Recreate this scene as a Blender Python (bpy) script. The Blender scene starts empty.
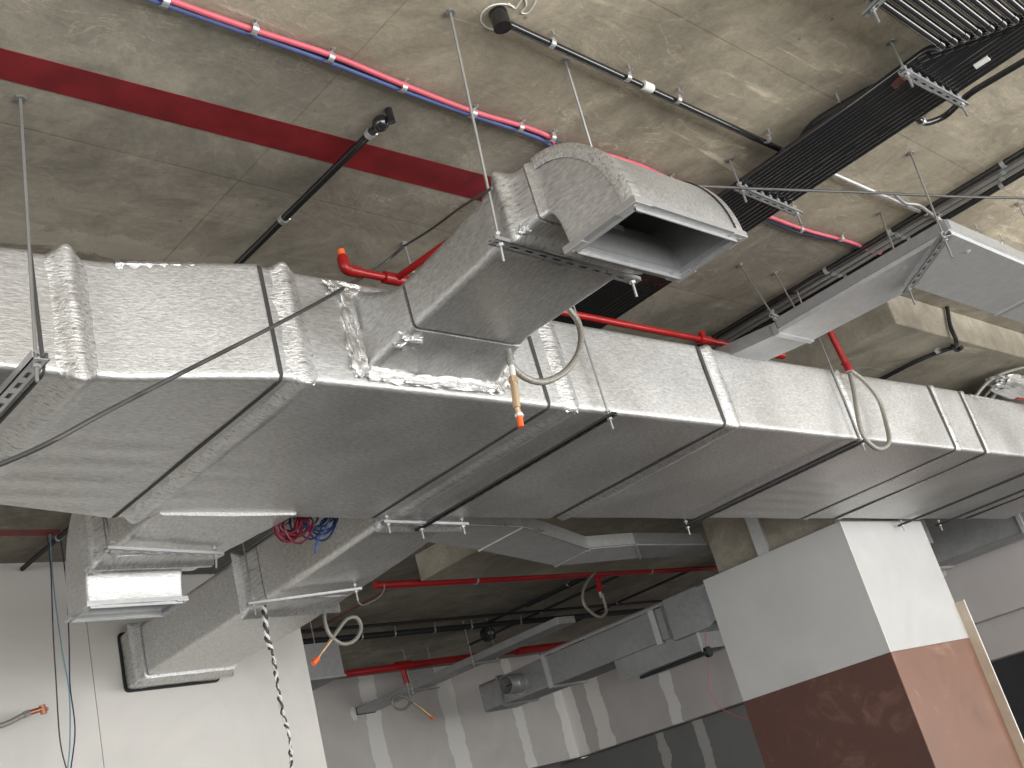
import bpy, math, random
from mathutils import Vector, Matrix, noise
random.seed(7)
C = bpy.context.scene
COL = C.collection
EYE = 1.6                      # camera height above the floor
# ---------------------------------------------------------------- camera
MR = ((0.70335897, -0.66228012, -0.25820767),   # camera right
      (0.0859214, 0.43979279, -0.89397976),     # camera down
      (0.70562289, 0.60660312, 0.36623625))     # camera forward
F = 1112.08
cd = bpy.data.cameras.new('camera'); cam = bpy.data.objects.new('camera', cd); COL.objects.link(cam)
cd.sensor_width = 36; cd.lens = F * 36 / 1024; cd.clip_start = 0.05; cd.clip_end = 200
m = Matrix.Identity(4)
for i in range(3):
    m[i][0] = MR[0][i]; m[i][1] = -MR[1][i]; m[i][2] = -MR[2][i]
m[2][3] = EYE
cam.matrix_world = m; C.camera = cam
# ---------------------------------------------------------------- light
C.view_settings.view_transform = 'Standard'; C.view_settings.look = 'None'
C.view_settings.gamma = 1; C.view_settings.use_curve_mapping = False
C.view_settings.exposure = 0.07
w = bpy.data.worlds.new('world'); C.world = w; w.use_nodes = True
w.node_tree.nodes['Background'].inputs[0].default_value = (1.0, 0.99, 0.96, 1)
w.node_tree.nodes['Background'].inputs[1].default_value = 0.75
def area(name, loc, rot, sx, sy, power, col=(1, 1, 1)):
    l = bpy.data.lights.new(name, 'AREA'); l.shape = 'RECTANGLE'; l.size = sx; l.size_y = sy
    l.energy = power; l.color = col
    o = bpy.data.objects.new(name, l); COL.objects.link(o); o.location = loc; o.rotation_euler = rot
    return o
# daylight through the open facade on the near side (faces +Y) and the far left end (faces +X)
area('facade_daylight', (8.0, -4.3, 1.8), (math.radians(100), 0, 0), 22, 3.4, 1330, (1, 0.995, 0.98))
area('side_daylight', (-9, 0, 1.9), (math.radians(90), 0, math.radians(-90)), 9, 3.4, 225, (0.97, 0.99, 1))

area('rear_fill', (-2.5, 8.2, 1.9), (math.radians(90), 0, math.radians(-90)), 3.4, 2.6, 110, (0.98, 0.99, 1))  # unseen fill lamp added to brighten the far walls

# ---------------------------------------------------------------- projection helpers (camera-relative metres)
def ray(px, py):
    a, b = (px - 512) / F, (py - 384) / F
    return Vector([MR[0][i] * a + MR[1][i] * b + MR[2][i] for i in range(3)])
def Q(px, py, ax, v):
    d = ray(px, py); return d * (v / d['XYZ'.index(ax)])
V = Vector
# ---------------------------------------------------------------- materials
def newmat(name):
    mt = bpy.data.materials.new(name); mt.use_nodes = True
    nt = mt.node_tree; b = nt.nodes['Principled BSDF']
    return mt, nt, b
def N(nt, t, **k):
    n = nt.nodes.new(t)
    for a, v in k.items():
        if a.startswith('i_'):
            key = a[2:]
            n.inputs[int(key) if key.isdigit() else key].default_value = v
        else: setattr(n, a, v)
    return n
def coords(nt, scale=(1, 1, 1), rot=(0, 0, 0), kind='Object'):
    tc = N(nt, 'ShaderNodeTexCoord'); mp = N(nt, 'ShaderNodeMapping')
    mp.inputs['Scale'].default_value = scale; mp.inputs['Rotation'].default_value = rot
    nt.links.new(tc.outputs[kind], mp.inputs[0]); return mp.outputs[0]
def noise_tex(nt, vec, scale, detail=4, rough=.55, dist=0):
    n = N(nt, 'ShaderNodeTexNoise'); n.inputs['Scale'].default_value = scale
    n.inputs['Detail'].default_value = detail; n.inputs['Roughness'].default_value = rough
    n.inputs['Distortion'].default_value = dist
    nt.links.new(vec, n.inputs['Vector']); return n.outputs['Fac']
def ramp(nt, fac, stops):
    r = N(nt, 'ShaderNodeValToRGB'); e = r.color_ramp.elements
    while len(e) < len(stops): e.new(.5)
    for el, (p, c) in zip(e, stops):
        el.position = p; el.color = (c[0], c[1], c[2], 1) if hasattr(c, '__len__') else (c, c, c, 1)
    nt.links.new(fac, r.inputs[0]); return r.outputs[0]
def mix(nt, fac, a, b, mode='MIX'):
    n = N(nt, 'ShaderNodeMix', data_type='RGBA', blend_type=mode)
    for k, v in ((0, fac), (6, a), (7, b)):
        if hasattr(v, 'links') or hasattr(v, 'is_linked'): nt.links.new(v, n.inputs[k])
        elif k == 0: n.inputs[0].default_value = v
        else: n.inputs[k].default_value = (*v, 1)
    return n.outputs[2]
def math_n(nt, op, a, b=None, c=None):
    n = N(nt, 'ShaderNodeMath', operation=op)
    for k, v in enumerate((a, b, c)):
        if v is None: continue
        if hasattr(v, 'is_linked'): nt.links.new(v, n.inputs[k])
        else: n.inputs[k].default_value = v
    return n.outputs[0]
def bump(nt, b, h, strength, dist=.01):
    n = N(nt, 'ShaderNodeBump'); n.inputs['Strength'].default_value = strength
    n.inputs['Distance'].default_value = dist
    nt.links.new(h, n.inputs['Height']); nt.links.new(n.outputs[0], b.inputs['Normal'])
def simple(name, col, rough=.5, metal=0, bumps=0, bscale=60, var=.12):
    mt, nt, b = newmat(name)
    v = coords(nt)
    f = noise_tex(nt, v, 9, 5)
    lo = [max(0, c * (1 - var)) for c in col]; hi = [min(1, c * (1 + var)) for c in col]
    nt.links.new(ramp(nt, f, [(.3, lo), (.7, hi)]), b.inputs['Base Color'])
    b.inputs['Roughness'].default_value = rough; b.inputs['Metallic'].default_value = metal
    if bumps: bump(nt, b, noise_tex(nt, v, bscale, 3), bumps, .004)
    return mt
def foil(name, stretch, strength, base=.62, rough=.42, crease_shade=False):
    mt, nt, b = newmat(name)
    v = coords(nt, stretch)
    f1 = noise_tex(nt, v, 1, 6, .65, .4)
    v2 = coords(nt); f2 = noise_tex(nt, v2, 2.2, 4)
    f3 = noise_tex(nt, v2, 120, 3, .6)
    c = ramp(nt, f1, [(.32, base * .76), (.5, base), (.68, min(1, base * 1.26))])
    c2 = ramp(nt, f2, [(.3, (.90, .89, .87)), (.7, (1, 1, .99))])
    if crease_shade: c = mix(nt, 1.0, c, ramp(nt, f1, [(.37, .66), (.41, 1)]), 'MULTIPLY')  # crease shade multiplied into the base colour
    nt.links.new(mix(nt, 1.0, c, c2, 'MULTIPLY'), b.inputs['Base Color'])
    b.inputs['Metallic'].default_value = .8; 
    nt.links.new(ramp(nt, f2, [(.3, rough - .06), (.7, rough + .08)]), b.inputs['Roughness'])
    h = math_n(nt, 'ADD', f1, math_n(nt, 'MULTIPLY', f3, .25))
    bump(nt, b, h, strength, .006)
    return mt
FOILX = foil('foil insulation along x', (42, 170, 170), .22, .63, .46)
FOILY = foil('foil insulation along y', (150, 42, 150), .16, .64, .46)
FOILW = foil('creased foil wrap', (9, 120, 120), .5, .70, .40, True)
FOILWY = foil('creased foil wrap y', (120, 9, 120), .4, .66, .40, True)
CRUMP = foil('crumpled foil tape', (38, 38, 38), .8, .78, .27)
def galv(name, base=.5, rough=.38):
    mt, nt, b = newmat(name)
    v = coords(nt)
    vo = N(nt, 'ShaderNodeTexVoronoi'); vo.inputs['Scale'].default_value = 28; nt.links.new(v, vo.inputs['Vector'])
    f = noise_tex(nt, v, 3.5, 5, .6, 1.0)
    a = ramp(nt, vo.outputs['Distance'], [(0, base * .93), (1, base * 1.07)])
    c = ramp(nt, f, [(.3, (.80, .82, .83)), (.7, (1, 1, 1))])
    nt.links.new(mix(nt, 1.0, a, c, 'MULTIPLY'), b.inputs['Base Color'])
    nt.links.new(ramp(nt, f, [(.3, rough + .12), (.75, rough - .05)]), b.inputs['Roughness'])
    b.inputs['Metallic'].default_value = .6
    bump(nt, b, noise_tex(nt, v, 5, 2), .06, .01)
    return mt
GALV = galv('galvanised sheet', .74, .42)
GALVD = galv('dull galvanised sheet', .42, .45)
ZINC = galv('zinc plated steel', .56, .32)
def concrete(name, lo, mid, hi, formwork=True, rot=0):
    mt, nt, b = newmat(name)
    v = coords(nt)
    big = noise_tex(nt, v, .7, 6, .62, 1.2)
    med = noise_tex(nt, v, 3.2, 8, .68, 1.6)
    vs = coords(nt, (1.2, 7, 1), (0, 0, .5)); streak = noise_tex(nt, vs, 1.3, 7, .7, 1.5)
    fine = noise_tex(nt, v, 55, 5, .7)
    c = ramp(nt, math_n(nt, 'ADD', math_n(nt, 'MULTIPLY', big, .55), math_n(nt, 'MULTIPLY', med, .45)),
             [(.36, lo), (.5, mid), (.66, hi)])
    slurry = ramp(nt, streak, [(.56, 0), (.66, 1)])
    patch = ramp(nt, noise_tex(nt, v, 1.6, 3, .5, .5), [(.5, 0), (.62, 1)])
    sl = math_n(nt, 'MULTIPLY', math_n(nt, 'MULTIPLY', slurry, patch), .55)
    c = mix(nt, sl, c, [min(1, x * 1.5) for x in hi])
    vt = coords(nt, (1.0, 2.6, 1), (0, 0, -.65)); st2 = noise_tex(nt, vt, 1.9, 5, .55, 2.2)
    thin = math_n(nt, 'LESS_THAN', math_n(nt, 'ABSOLUTE', math_n(nt, 'SUBTRACT', st2, .5)), .006)
    pt2 = ramp(nt, noise_tex(nt, v, 1.3, 2, .5, .3), [(.50, 0), (.60, 1)])
    c = mix(nt, math_n(nt, 'MULTIPLY', math_n(nt, 'MULTIPLY', thin, pt2), .32), c, [min(1, x * 1.6) for x in hi])
    stain = ramp(nt, noise_tex(nt, v, .9, 7, .7, .8), [(.42, 1), (.52, 0)])
    c = mix(nt, math_n(nt, 'MULTIPLY', stain, .38), c, [x * .55 for x in lo])
    c = mix(nt, 1.0, c, ramp(nt, fine, [(.3, .86), (.7, 1.08)]), 'MULTIPLY')
    # pitted dark dots
    vo = N(nt, 'ShaderNodeTexVoronoi'); vo.inputs['Scale'].default_value = 7; nt.links.new(v, vo.inputs['Vector'])
    pits = ramp(nt, vo.outputs['Distance'], [(.03, 1), (.06, 0)])
    c = mix(nt, math_n(nt, 'MULTIPLY', pits, .6), c, [x * .35 for x in lo])
    h = math_n(nt, 'ADD', med, math_n(nt, 'MULTIPLY', streak, .5))
    if formwork:
        sp = N(nt, 'ShaderNodeSeparateXYZ'); nt.links.new(v, sp.inputs[0])
        ys = math_n(nt, 'ADD', sp.outputs[1], math_n(nt, 'MULTIPLY', math_n(nt, 'SUBTRACT', med, .5), .25))
        y_tone = ramp(nt, math_n(nt, 'MULTIPLY', math_n(nt, 'ADD', ys, 0), .25), [(.435, (1.46, 1.42, 1.33)), (.475, (.95, .95, .95)), (.735, (.93, .93, .93)), (.755, (.76, .75, .74))])  # tone steps along Y, palest near side, darkest far side
        c = mix(nt, 1.0, c, y_tone, 'MULTIPLY')
        seam = math_n(nt, 'LESS_THAN', math_n(nt, 'ABSOLUTE', math_n(nt, 'SUBTRACT', ys, 3.0)), .012)
        c = mix(nt, math_n(nt, 'MULTIPLY', seam, .5), c, [x * .7 for x in lo])
        seam2 = math_n(nt, 'LESS_THAN', math_n(nt, 'ABSOLUTE', math_n(nt, 'SUBTRACT', ys, 2.93)), .05)
        c = mix(nt, math_n(nt, 'MULTIPLY', seam2, .4), c, hi)
        br = N(nt, 'ShaderNodeTexBrick'); br.offset = .0
        wob = coords(nt, (1, 1, 1), (0, 0, rot)); 
        nt.links.new(wob, br.inputs['Vector'])
        br.inputs['Scale'].default_value = 1; br.inputs['Brick Width'].default_value = 1.83
        br.inputs['Row Height'].default_value = 1.22; br.inputs['Mortar Size'].default_value = .003
        br.inputs['Mortar Smooth'].default_value = .3
        br.inputs['Color1'].default_value = (.90, .90, .90, 1); br.inputs['Color2'].default_value = (1.06, 1.06, 1.06, 1)
        br.inputs['Mortar'].default_value = (.72, .70, .67, 1)
        c = mix(nt, 1.0, c, br.outputs['Color'], 'MULTIPLY')
        h = math_n(nt, 'SUBTRACT', h, math_n(nt, 'MULTIPLY', br.outputs['Fac'], .8))
    nt.links.new(c, b.inputs['Base Color'])
    b.inputs['Roughness'].default_value = .85
    bump(nt, b, h, .22, .02)
    return mt
CONC = concrete('board marked concrete', (.25, .225, .18), (.40, .362, .295), (.55, .50, .41))
CONCB = concrete('drop panel concrete', (.27, .24, .19), (.39, .35, .28), (.50, .45, .37), False)
CONCD = concrete('dark stained concrete', (.15, .15, .15), (.28, .28, .27), (.46, .46, .44), False)
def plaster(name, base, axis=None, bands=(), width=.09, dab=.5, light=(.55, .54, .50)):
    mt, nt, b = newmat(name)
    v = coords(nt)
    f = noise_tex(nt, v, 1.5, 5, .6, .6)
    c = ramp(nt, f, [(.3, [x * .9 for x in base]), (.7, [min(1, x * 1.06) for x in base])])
    if bands:
        sp = N(nt, 'ShaderNodeSeparateXYZ'); tc = N(nt, 'ShaderNodeTexCoord')
        nt.links.new(tc.outputs['Object'], sp.inputs[0])
        wob = math_n(nt, 'MULTIPLY', math_n(nt, 'SUBTRACT', noise_tex(nt, coords(nt, (1, 1, 1)), 4.5, 5, .6), .5), .16)
        s = math_n(nt, 'ADD', sp.outputs[axis], wob)
        tot = None
        for k, bc in enumerate(bands):
            d = math_n(nt, 'ABSOLUTE', math_n(nt, 'SUBTRACT', s, bc))
            q = math_n(nt, 'LESS_THAN', d, width * (1 + .25 * math.sin(k * 2.3)))
            tot = q if tot is None else math_n(nt, 'MAXIMUM', tot, q)
        vo = N(nt, 'ShaderNodeTexVoronoi'); vo.inputs['Scale'].default_value = 1.9
        vs = coords(nt, (1, 1, .62)); nt.links.new(vs, vo.inputs['Vector'])
        dn = math_n(nt, 'ADD', vo.outputs['Distance'], math_n(nt, 'MULTIPLY', noise_tex(nt, v, 14, 2), .07))
        dabm = math_n(nt, 'LESS_THAN', dn, .125)
        tot = math_n(nt, 'MAXIMUM', tot, dabm)
        c = mix(nt, math_n(nt, 'MULTIPLY', tot, .9), c, light)
    nt.links.new(c, b.inputs['Base Color']); b.inputs['Roughness'].default_value = .8
    bump(nt, b, noise_tex(nt, v, 30, 4), .05, .01)
    return mt
bx_ = [Q(379, 744, 'Y', 10.26).x, Q(456, 735, 'Y', 10.26).x, Q(527, 745, 'Y', 10.26).x, Q(569, 740, 'Y', 10.26).x + .05]
by_ = [Q(575, 725, 'X', 11.165).y, Q(600, 715, 'X', 11.165).y, Q(672, 700, 'X', 11.165).y, 5.2, 4.0, 2.8]
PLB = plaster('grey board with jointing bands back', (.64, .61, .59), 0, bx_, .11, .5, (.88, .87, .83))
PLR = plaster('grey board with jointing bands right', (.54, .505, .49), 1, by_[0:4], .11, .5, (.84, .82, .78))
PLW = plaster('white painted board', (.66, .64, .605))
PLC = plaster('white column board', (.52, .52, .51))
def film_ply(name, col, dust):
    mt, nt, b = newmat(name)
    v = coords(nt)
    f = noise_tex(nt, v, 3.2, 7, .7, 1.3)
    f2 = noise_tex(nt, v, 1.1, 5, .6, .6)
    g = math_n(nt, 'ADD', math_n(nt, 'MULTIPLY', f, .6), math_n(nt, 'MULTIPLY', f2, .4))
    c = ramp(nt, g, [(.35, [x * .8 for x in col]), (.55, col), (.70, dust)])
    nt.links.new(c, b.inputs['Base Color'])
    nt.links.new(ramp(nt, f, [(.3, .33), (.7, .55)]), b.inputs['Roughness'])
    b.inputs['Specular IOR Level'].default_value = .5
    bump(nt, b, noise_tex(nt, v, 8, 4), .08, .01)
    return mt
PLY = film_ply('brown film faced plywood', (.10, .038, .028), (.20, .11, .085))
PLYLIT = film_ply('lit worn dusty brown plywood', (.225, .115, .078), (.36, .245, .185))  # lit-side copy of the plywood: dust plus glare lightened into the colour
BLACK = simple('black pvc conduit', (.014, .014, .016), .16)
BLACK.node_tree.nodes['Principled BSDF'].inputs['Specular IOR Level'].default_value = 1.0
BLACKM = simple('black matt sleeve', (.015, .015, .016), .6)
REDP = simple('red enamel pipe', (.34, .012, .012), .3)
REDD = simple('dark red enamel pipe', (.33, .012, .014), .35)
ORANGE = simple('orange plastic cap', (.95, .16, .04), .4)
REDS = simple('dark red ceiling paint', (.20, .012, .016), .5, 0, .1, 20, .3)
PINK = simple('pink flexible conduit', (.66, .13, .17), .4)
BLUE = simple('blue flexible conduit', (.10, .14, .34), .4)
NAVY = simple('navy cable', (.02, .03, .09), .4)
LBLUE = simple('light blue cable', (.16, .32, .42), .5)
BRASS = simple('brass', (.68, .50, .32), .4, .6)
STEELW = simple('steel wire', (.34, .34, .33), .45, .6)
DKWIRE = simple('dark wire', (.05, .05, .05), .5)
WHITEP = simple('white plastic', (.75, .74, .70), .5)
CHALK = simple('chalk', (.8, .8, .76), .9)
TANEDGE = simple('raw board edge', (.50, .42, .33), .8)
DARKM = simple('dark liner and unlit space', (.05, .055, .055), .45, .5)
FLOORM = simple('dusty screed floor', (.13, .129, .123), .85, 0, .1, 20)
def hose_mat():
    mt, nt, b = newmat('braided steel hose')
    v = coords(nt); f = noise_tex(nt, v, 260, 2)
    nt.links.new(ramp(nt, f, [(.35, (.20, .19, .165)), (.65, (.40, .385, .34))]), b.inputs['Base Color'])
    b.inputs['Metallic'].default_value = .35; b.inputs['Roughness'].default_value = .5
    bump(nt, b, f, .5, .002); return mt
HOSE = hose_mat()
DSTEEL = simple('dark plain steel', (.10, .10, .10), .4, .7)
WIREM = simple('dull wire', (.09, .09, .088), .5, .4)
GAPSHADE = simple('painted gap shadow', (.05, .05, .048), .7)  # near-black bands that paint the shadow line at the duct joints

# ---------------------------------------------------------------- mesh builder (camera-relative coordinates)
class MB:
    def __init__(s): s.v = []; s.f = []
    def add(s, vs, fs):
        o = len(s.v); s.v += [V(p) for p in vs]; s.f += [tuple(i + o for i in f) for f in fs]; return s
    def rings(s, R, cap0=True, cap1=True, closed=True):
        n = len(R[0]); o = len(s.v)
        for r in R: s.v += [V(p) for p in r]
        for k in range(len(R) - 1):
            for i in range(n if closed else n - 1):
                j = (i + 1) % n
                s.f.append((o + k * n + i, o + k * n + j, o + (k + 1) * n + j, o + (k + 1) * n + i))
        if cap0: s.f.append(tuple(o + i for i in reversed(range(n))))
        if cap1: s.f.append(tuple(o + (len(R) - 1) * n + i for i in range(n)))
        return s
    def box(s, a, b, bev=0):
        x0, y0, z0 = [min(p, q) for p, q in zip(a, b)]; x1, y1, z1 = [max(p, q) for p, q in zip(a, b)]
        if bev:
            e = bev
            R = []
            for z, i in ((z0, e), (z0 + e, 0), (z1 - e, 0), (z1, e)):
                R.append([(x0 + i, y0 + e + i * 0, z), (x0 + e + i * 0, y0 + i, z), (x1 - e, y0 + i, z), (x1 - i, y0 + e, z),
                          (x1 - i, y1 - e, z), (x1 - e, y1 - i, z), (x0 + e, y1 - i, z), (x0 + i, y1 - e, z)])
            return s.rings(R)
        return s.add([(x0, y0, z0), (x1, y0, z0), (x1, y1, z0), (x0, y1, z0), (x0, y0, z1), (x1, y0, z1), (x1, y1, z1), (x0, y1, z1)],
                     [(0, 3, 2, 1), (4, 5, 6, 7), (0, 1, 5, 4), (1, 2, 6, 5), (2, 3, 7, 6), (3, 0, 4, 7)])
    def tube(s, pts, r, n=10, caps=True, sec=None):
        pts = [V(p) for p in pts]; R = []
        t0 = (pts[1] - pts[0]).normalized()
        up = V((0, 0, 1)) if abs(t0.z) < .9 else V((1, 0, 0))
        nrm = t0.cross(up).normalized(); prev = t0
        for k, p in enumerate(pts):
            if k == 0: t = t0
            elif k == len(pts) - 1: t = (pts[k] - pts[k - 1]).normalized()
            else: t = ((pts[k + 1] - p).normalized() + (p - pts[k - 1]).normalized()).normalized()
            q = prev.rotation_difference(t); nrm = (q @ nrm).normalized(); prev = t
            bn = t.cross(nrm)
            rr = r(k / (len(pts) - 1)) if callable(r) else r
            R.append([p + (nrm * math.cos(a) + bn * math.sin(a)) * rr for a in [2 * math.pi * i / n for i in range(n)]])
        return s.rings(R, caps, caps)
    def build(s, name, mat, root=None, smooth=40, label=None):
        me = bpy.data.meshes.new(name)
        base = V((0, 0, EYE))
        org = V((0, 0, 0))
        if root is not None: org = ORG[root.name]
        else:
            org = sum(s.v, V()) / len(s.v)
            if name.split('_')[0] in ('wall', 'ceiling', 'floor'): org = V((0, 0, 0))
        me.from_pydata([tuple(p - org) for p in s.v], [], s.f); me.validate(); me.update()
        import bmesh
        bm = bmesh.new(); bm.from_mesh(me); bmesh.ops.recalc_face_normals(bm, faces=bm.faces); bm.to_mesh(me); bm.free()
        me.materials.append(mat)
        if smooth:
            me.shade_smooth(); me.set_sharp_from_angle(angle=math.radians(smooth))
        o = bpy.data.objects.new(name, me); COL.objects.link(o)
        if root is not None: o.parent = root
        else: o.location = org + base
        ORG[o.name] = org
        if label: o['label'] = label
        return o
ORG = {}
def tag(o, label, cat, group=None, kind=None):
    o['label'] = label; o['category'] = cat
    if group: o['group'] = group
    if kind: o['kind'] = kind
    return o
def thing(name, label, cat, loc, group=None):
    o = bpy.data.objects.new(name, None); COL.objects.link(o); o.empty_display_size = .1
    o.location = V(loc) + V((0, 0, EYE)); ORG[o.name] = V(loc)
    return tag(o, label, cat, group)
def struct(name, mb, mat, smooth=0, root=None):
    o = mb.build(name, mat, root, smooth); o['kind'] = 'structure'; return o

def spline(pts, per=8):
    pts = [V(p) for p in pts]; out = []
    P = [pts[0] * 2 - pts[1]] + pts + [pts[-1] * 2 - pts[-2]]
    for i in range(1, len(P) - 2):
        for k in range(per):
            t = k / per; a, b, c, d = P[i - 1], P[i], P[i + 1], P[i + 2]
            out.append(.5 * ((2 * b) + (c - a) * t + (2 * a - 5 * b + 4 * c - d) * t * t + (3 * b - a - 3 * c + d) * t ** 3))
    out.append(pts[-1]); return out
def bend(pts, r, n=6):
    """polyline with rounded corners"""
    pts = [V(p) for p in pts]; out = [pts[0]]
    for a, b, c in zip(pts, pts[1:], pts[2:]):
        u = (a - b); w_ = (c - b); q = min(r, u.length * .45, w_.length * .45)
        p0 = b + u.normalized() * q; p2 = b + w_.normalized() * q
        for k in range(n + 1):
            t = k / n; out.append(p0 * (1 - t) ** 2 + b * 2 * t * (1 - t) + p2 * t * t)
    out.append(pts[-1]); return out

HC = 2.10                   # ceiling above the eye
# ================================================================= SETTING
ceil = struct('ceiling', MB().box((-10, -4.2, HC), (21.2, 14, HC + .25)), CONC)
struct('floor', MB().box((-10, -6.5, -EYE - .1), (26, 14, -EYE)), FLOORM)
# slab thickening (drop panel) around the column head
zd = 1.895
c0 = Q(897, 323, 'Z', zd)
dp = MB().box((c0.x, c0.y, zd), (9.6, 6.12, HC + .0), .006); dp_o = dp.build('drop_panel', CONCB, ceil, 0)
# painted stripes
def stripe(pts):
    b = MB(); b.add([(p[0], p[1], HC - .0015) for p in pts] + [(p[0], p[1], HC + .001) for p in pts],
                    [(0, 1, 2, 3), (7, 6, 5, 4), (0, 4, 5, 1), (1, 5, 6, 2), (2, 6, 7, 3), (3, 7, 4, 0)])
    b.build('painted_stripe', REDS, ceil, 0)
stripe([Q(-60, 32, 'Z', HC), Q(512, 182, 'Z', HC), Q(509, 208, 'Z', HC), Q(-60, 63, 'Z', HC)])
stripe([V((1.6, 5.535, 0)), V((3.2, 5.535, 0)), V((3.2, 5.62, 0)), V((1.6, 5.62, 0))])
for xx, y0, y1 in ((5.05, 7.5, 9.9), (4.49, 6.7, 9.0), (5.85, 7.0, 9.8)):
    stripe([V((xx, y0, 0)), V((xx + .05, y0, 0)), V((xx + .05, y1, 0)), V((xx, y1, 0))])
# walls
wl = struct('wall_left', MB().box((-4, 6.055, -EYE), (2.885, 6.18, HC)).box((2.889, 6.055, -EYE), (4.312, 6.18, HC)), PLW)
wbk = MB().box((4.0, 10.26, .73), (11.165, 10.5, HC))
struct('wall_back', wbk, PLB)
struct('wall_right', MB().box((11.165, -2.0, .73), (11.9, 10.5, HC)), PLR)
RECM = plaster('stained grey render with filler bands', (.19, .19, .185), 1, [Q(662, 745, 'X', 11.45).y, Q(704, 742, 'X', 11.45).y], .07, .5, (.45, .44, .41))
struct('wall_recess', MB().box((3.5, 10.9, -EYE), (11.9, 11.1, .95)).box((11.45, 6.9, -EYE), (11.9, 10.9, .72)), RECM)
struct('trim_1', MB().box((11.40, -2.0, Q(1005, 656, 'X', 11.4).z), (11.9, 6.9, .74)), PLR)
struct('wall_far', MB().box((21, -4.2, -EYE), (21.2, 14, HC)), DARKM)  # painted near-black to stand in for the unlit space beyond

# ================================================================= generic small things
def rod_mesh(a, b, r=.0045): return MB().tube([a, b], r, 6)
def nut(p, d=V((0, 0, 1)), r=.011, h=.008):
    p = V(p); d = V(d).normalized(); return MB().tube([p - d * h * .5, p + d * h * .5], r, 6)
def channel(a, b, w=.041, h=.022, step=.055):
    """slotted steel channel from a to b, open side up"""
    a, b = V(a), V(b); d = (b - a); L = d.length; d.normalize(); s = V((-d.y, d.x, 0)).normalized(); u = V((0, 0, 1)); t = .003
    mb = MB()
    def bar(p, q, s0, s1, z0, z1):
        vs = [p + s * s0 + u * z0, q + s * s0 + u * z0, q + s * s1 + u * z0, p + s * s1 + u * z0,
              p + s * s0 + u * z1, q + s * s0 + u * z1, q + s * s1 + u * z1, p + s * s1 + u * z1]
        mb.add(vs, [(0, 3, 2, 1), (4, 5, 6, 7), (0, 1, 5, 4), (1, 2, 6, 5), (2, 3, 7, 6), (3, 0, 4, 7)])
    bar(a, b, -w / 2, -w * .17, 0, t); bar(a, b, w * .17, w / 2, 0, t)
    n = max(2, int(L / step))
    for k in range(n + 1):
        c = L * k / n; p = a + d * max(0, c - .012); q = a + d * min(L, c + .012); bar(p, q, -w * .17, w * .17, 0, t)
    bar(a, b, -w / 2, -w / 2 + t, 0, h); bar(a, b, w / 2 - t, w / 2, 0, h)
    bar(a, b, -w / 2 + t, -w / 2 + .009, h - t, h); bar(a, b, w / 2 - .009, w / 2 - t, h - t, h)
    return mb
def trapeze(label, ends, anchors, tail=.05, group=None, w=.041, name='trapeze_hanger', mat=None):
    t = thing(name, label, 'hanger', ends[0], group)
    a, b = V(ends[0]), V(ends[1]); d = (b - a).normalized()
    channel(a - d * .03, b + d * .03, w, .022 if w > .031 else .013).build('slotted_channel', mat or ZINC, t, 0)
    for e, an in zip((a, b), anchors):
        if an is None: continue
        an = V(an); dd = (e - an).normalized()
        rd = rod_mesh(an, e + dd * tail).build('threaded_rod', STEELW, t)
        nut(e - V((0, 0, .004)), dd).build('nut', ZINC, rd, 0)
        nut(e + V((0, 0, .03)), dd).build('nut', ZINC, rd, 0)
        nut(an, V((0, 0, 1)), .016, .012).build('anchor', STEELW, rd, 0)
    return t
def clamp(p, axis, r, root, top=HC, mat=None):
    """saddle clip round a pipe with its stud into the slab"""
    p = V(p); ax = V(axis).normalized(); mb = MB()
    side = ax.cross(V((0, 0, 1))).normalized()
    w_ = .009; R = []
    for k in range(14):
        a = math.pi * (-.25 + 1.5 * k / 13) + math.pi
        for_dir = side * math.cos(a) + V((0, 0, 1)) * math.sin(a)
        o1 = p + for_dir * (r + .001); o2 = p + for_dir * (r + .004)
        R.append([o1 - ax * w_, o1 + ax * w_, o2 + ax * w_, o2 - ax * w_])
    mb.rings(R)
    mb.tube([p + V((0, 0, r)) + side * (r + .008), V((p.x, p.y, top)) + side * (r + .008)], .004, 6)
    mb.tube([p + V((0, 0, r * .6)) + side * (r - .002), p + V((0, 0, r * .6)) + side * (r + .018)], .0035, 6)
    return mb.build('pipe_clip', mat or ZINC, root)

# ================================================================= MAIN DUCT
Z0 = 1.344
def lerp(x, tab):
    if x <= tab[0][0]: return tab[0][1]
    for (a, b), (c, d) in zip(tab, tab[1:]):
        if x <= c: t = (x - a) / (c - a); return b + (d - b) * t
    return tab[-1][1]
YN = [(1.33, 2.44), (1.76, 2.345), (20, 2.345)]
YF = [(1.0, 3.31), (1.33, 3.31), (1.76, 3.415), (20, 3.42)]
ZT = [(1.0, 1.685), (1.33, 1.70), (1.76, 1.712), (5.1, 1.722), (6.3, 1.742), (20, 1.75)]
def rect_ring(fn, a0, a1, b0, b1, r, na=10, nb=6, nc=4):
    """rounded rectangle in (a,b), fn maps (a,b)->point; starts on bottom side"""
    pts = []
    def line(p, q, n):
        for k in range(n): t = (k + .5) / n; pts.append((p[0] + (q[0] - p[0]) * t, p[1] + (q[1] - p[1]) * t))
    def arc(cx, cy, s):
        for k in range(nc + 1):
            an = s + math.pi / 2 * k / nc; pts.append((cx + r * math.cos(an), cy + r * math.sin(an)))
    line((a0 + r, b0), (a1 - r, b0), na); arc(a1 - r, b0 + r, -math.pi / 2)
    line((a1, b0 + r), (a1, b1 - r), nb); arc(a1 - r, b1 - r, 0)
    line((a1 - r, b1), (a0 + r, b1), na); arc(a0 + r, b1 - r, math.pi / 2)
    line((a0, b1 - r), (a0, b0 + r), nb); arc(a0 + r, b0 + r, math.pi)
    return [fn(a, b) for a, b in pts]
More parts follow.
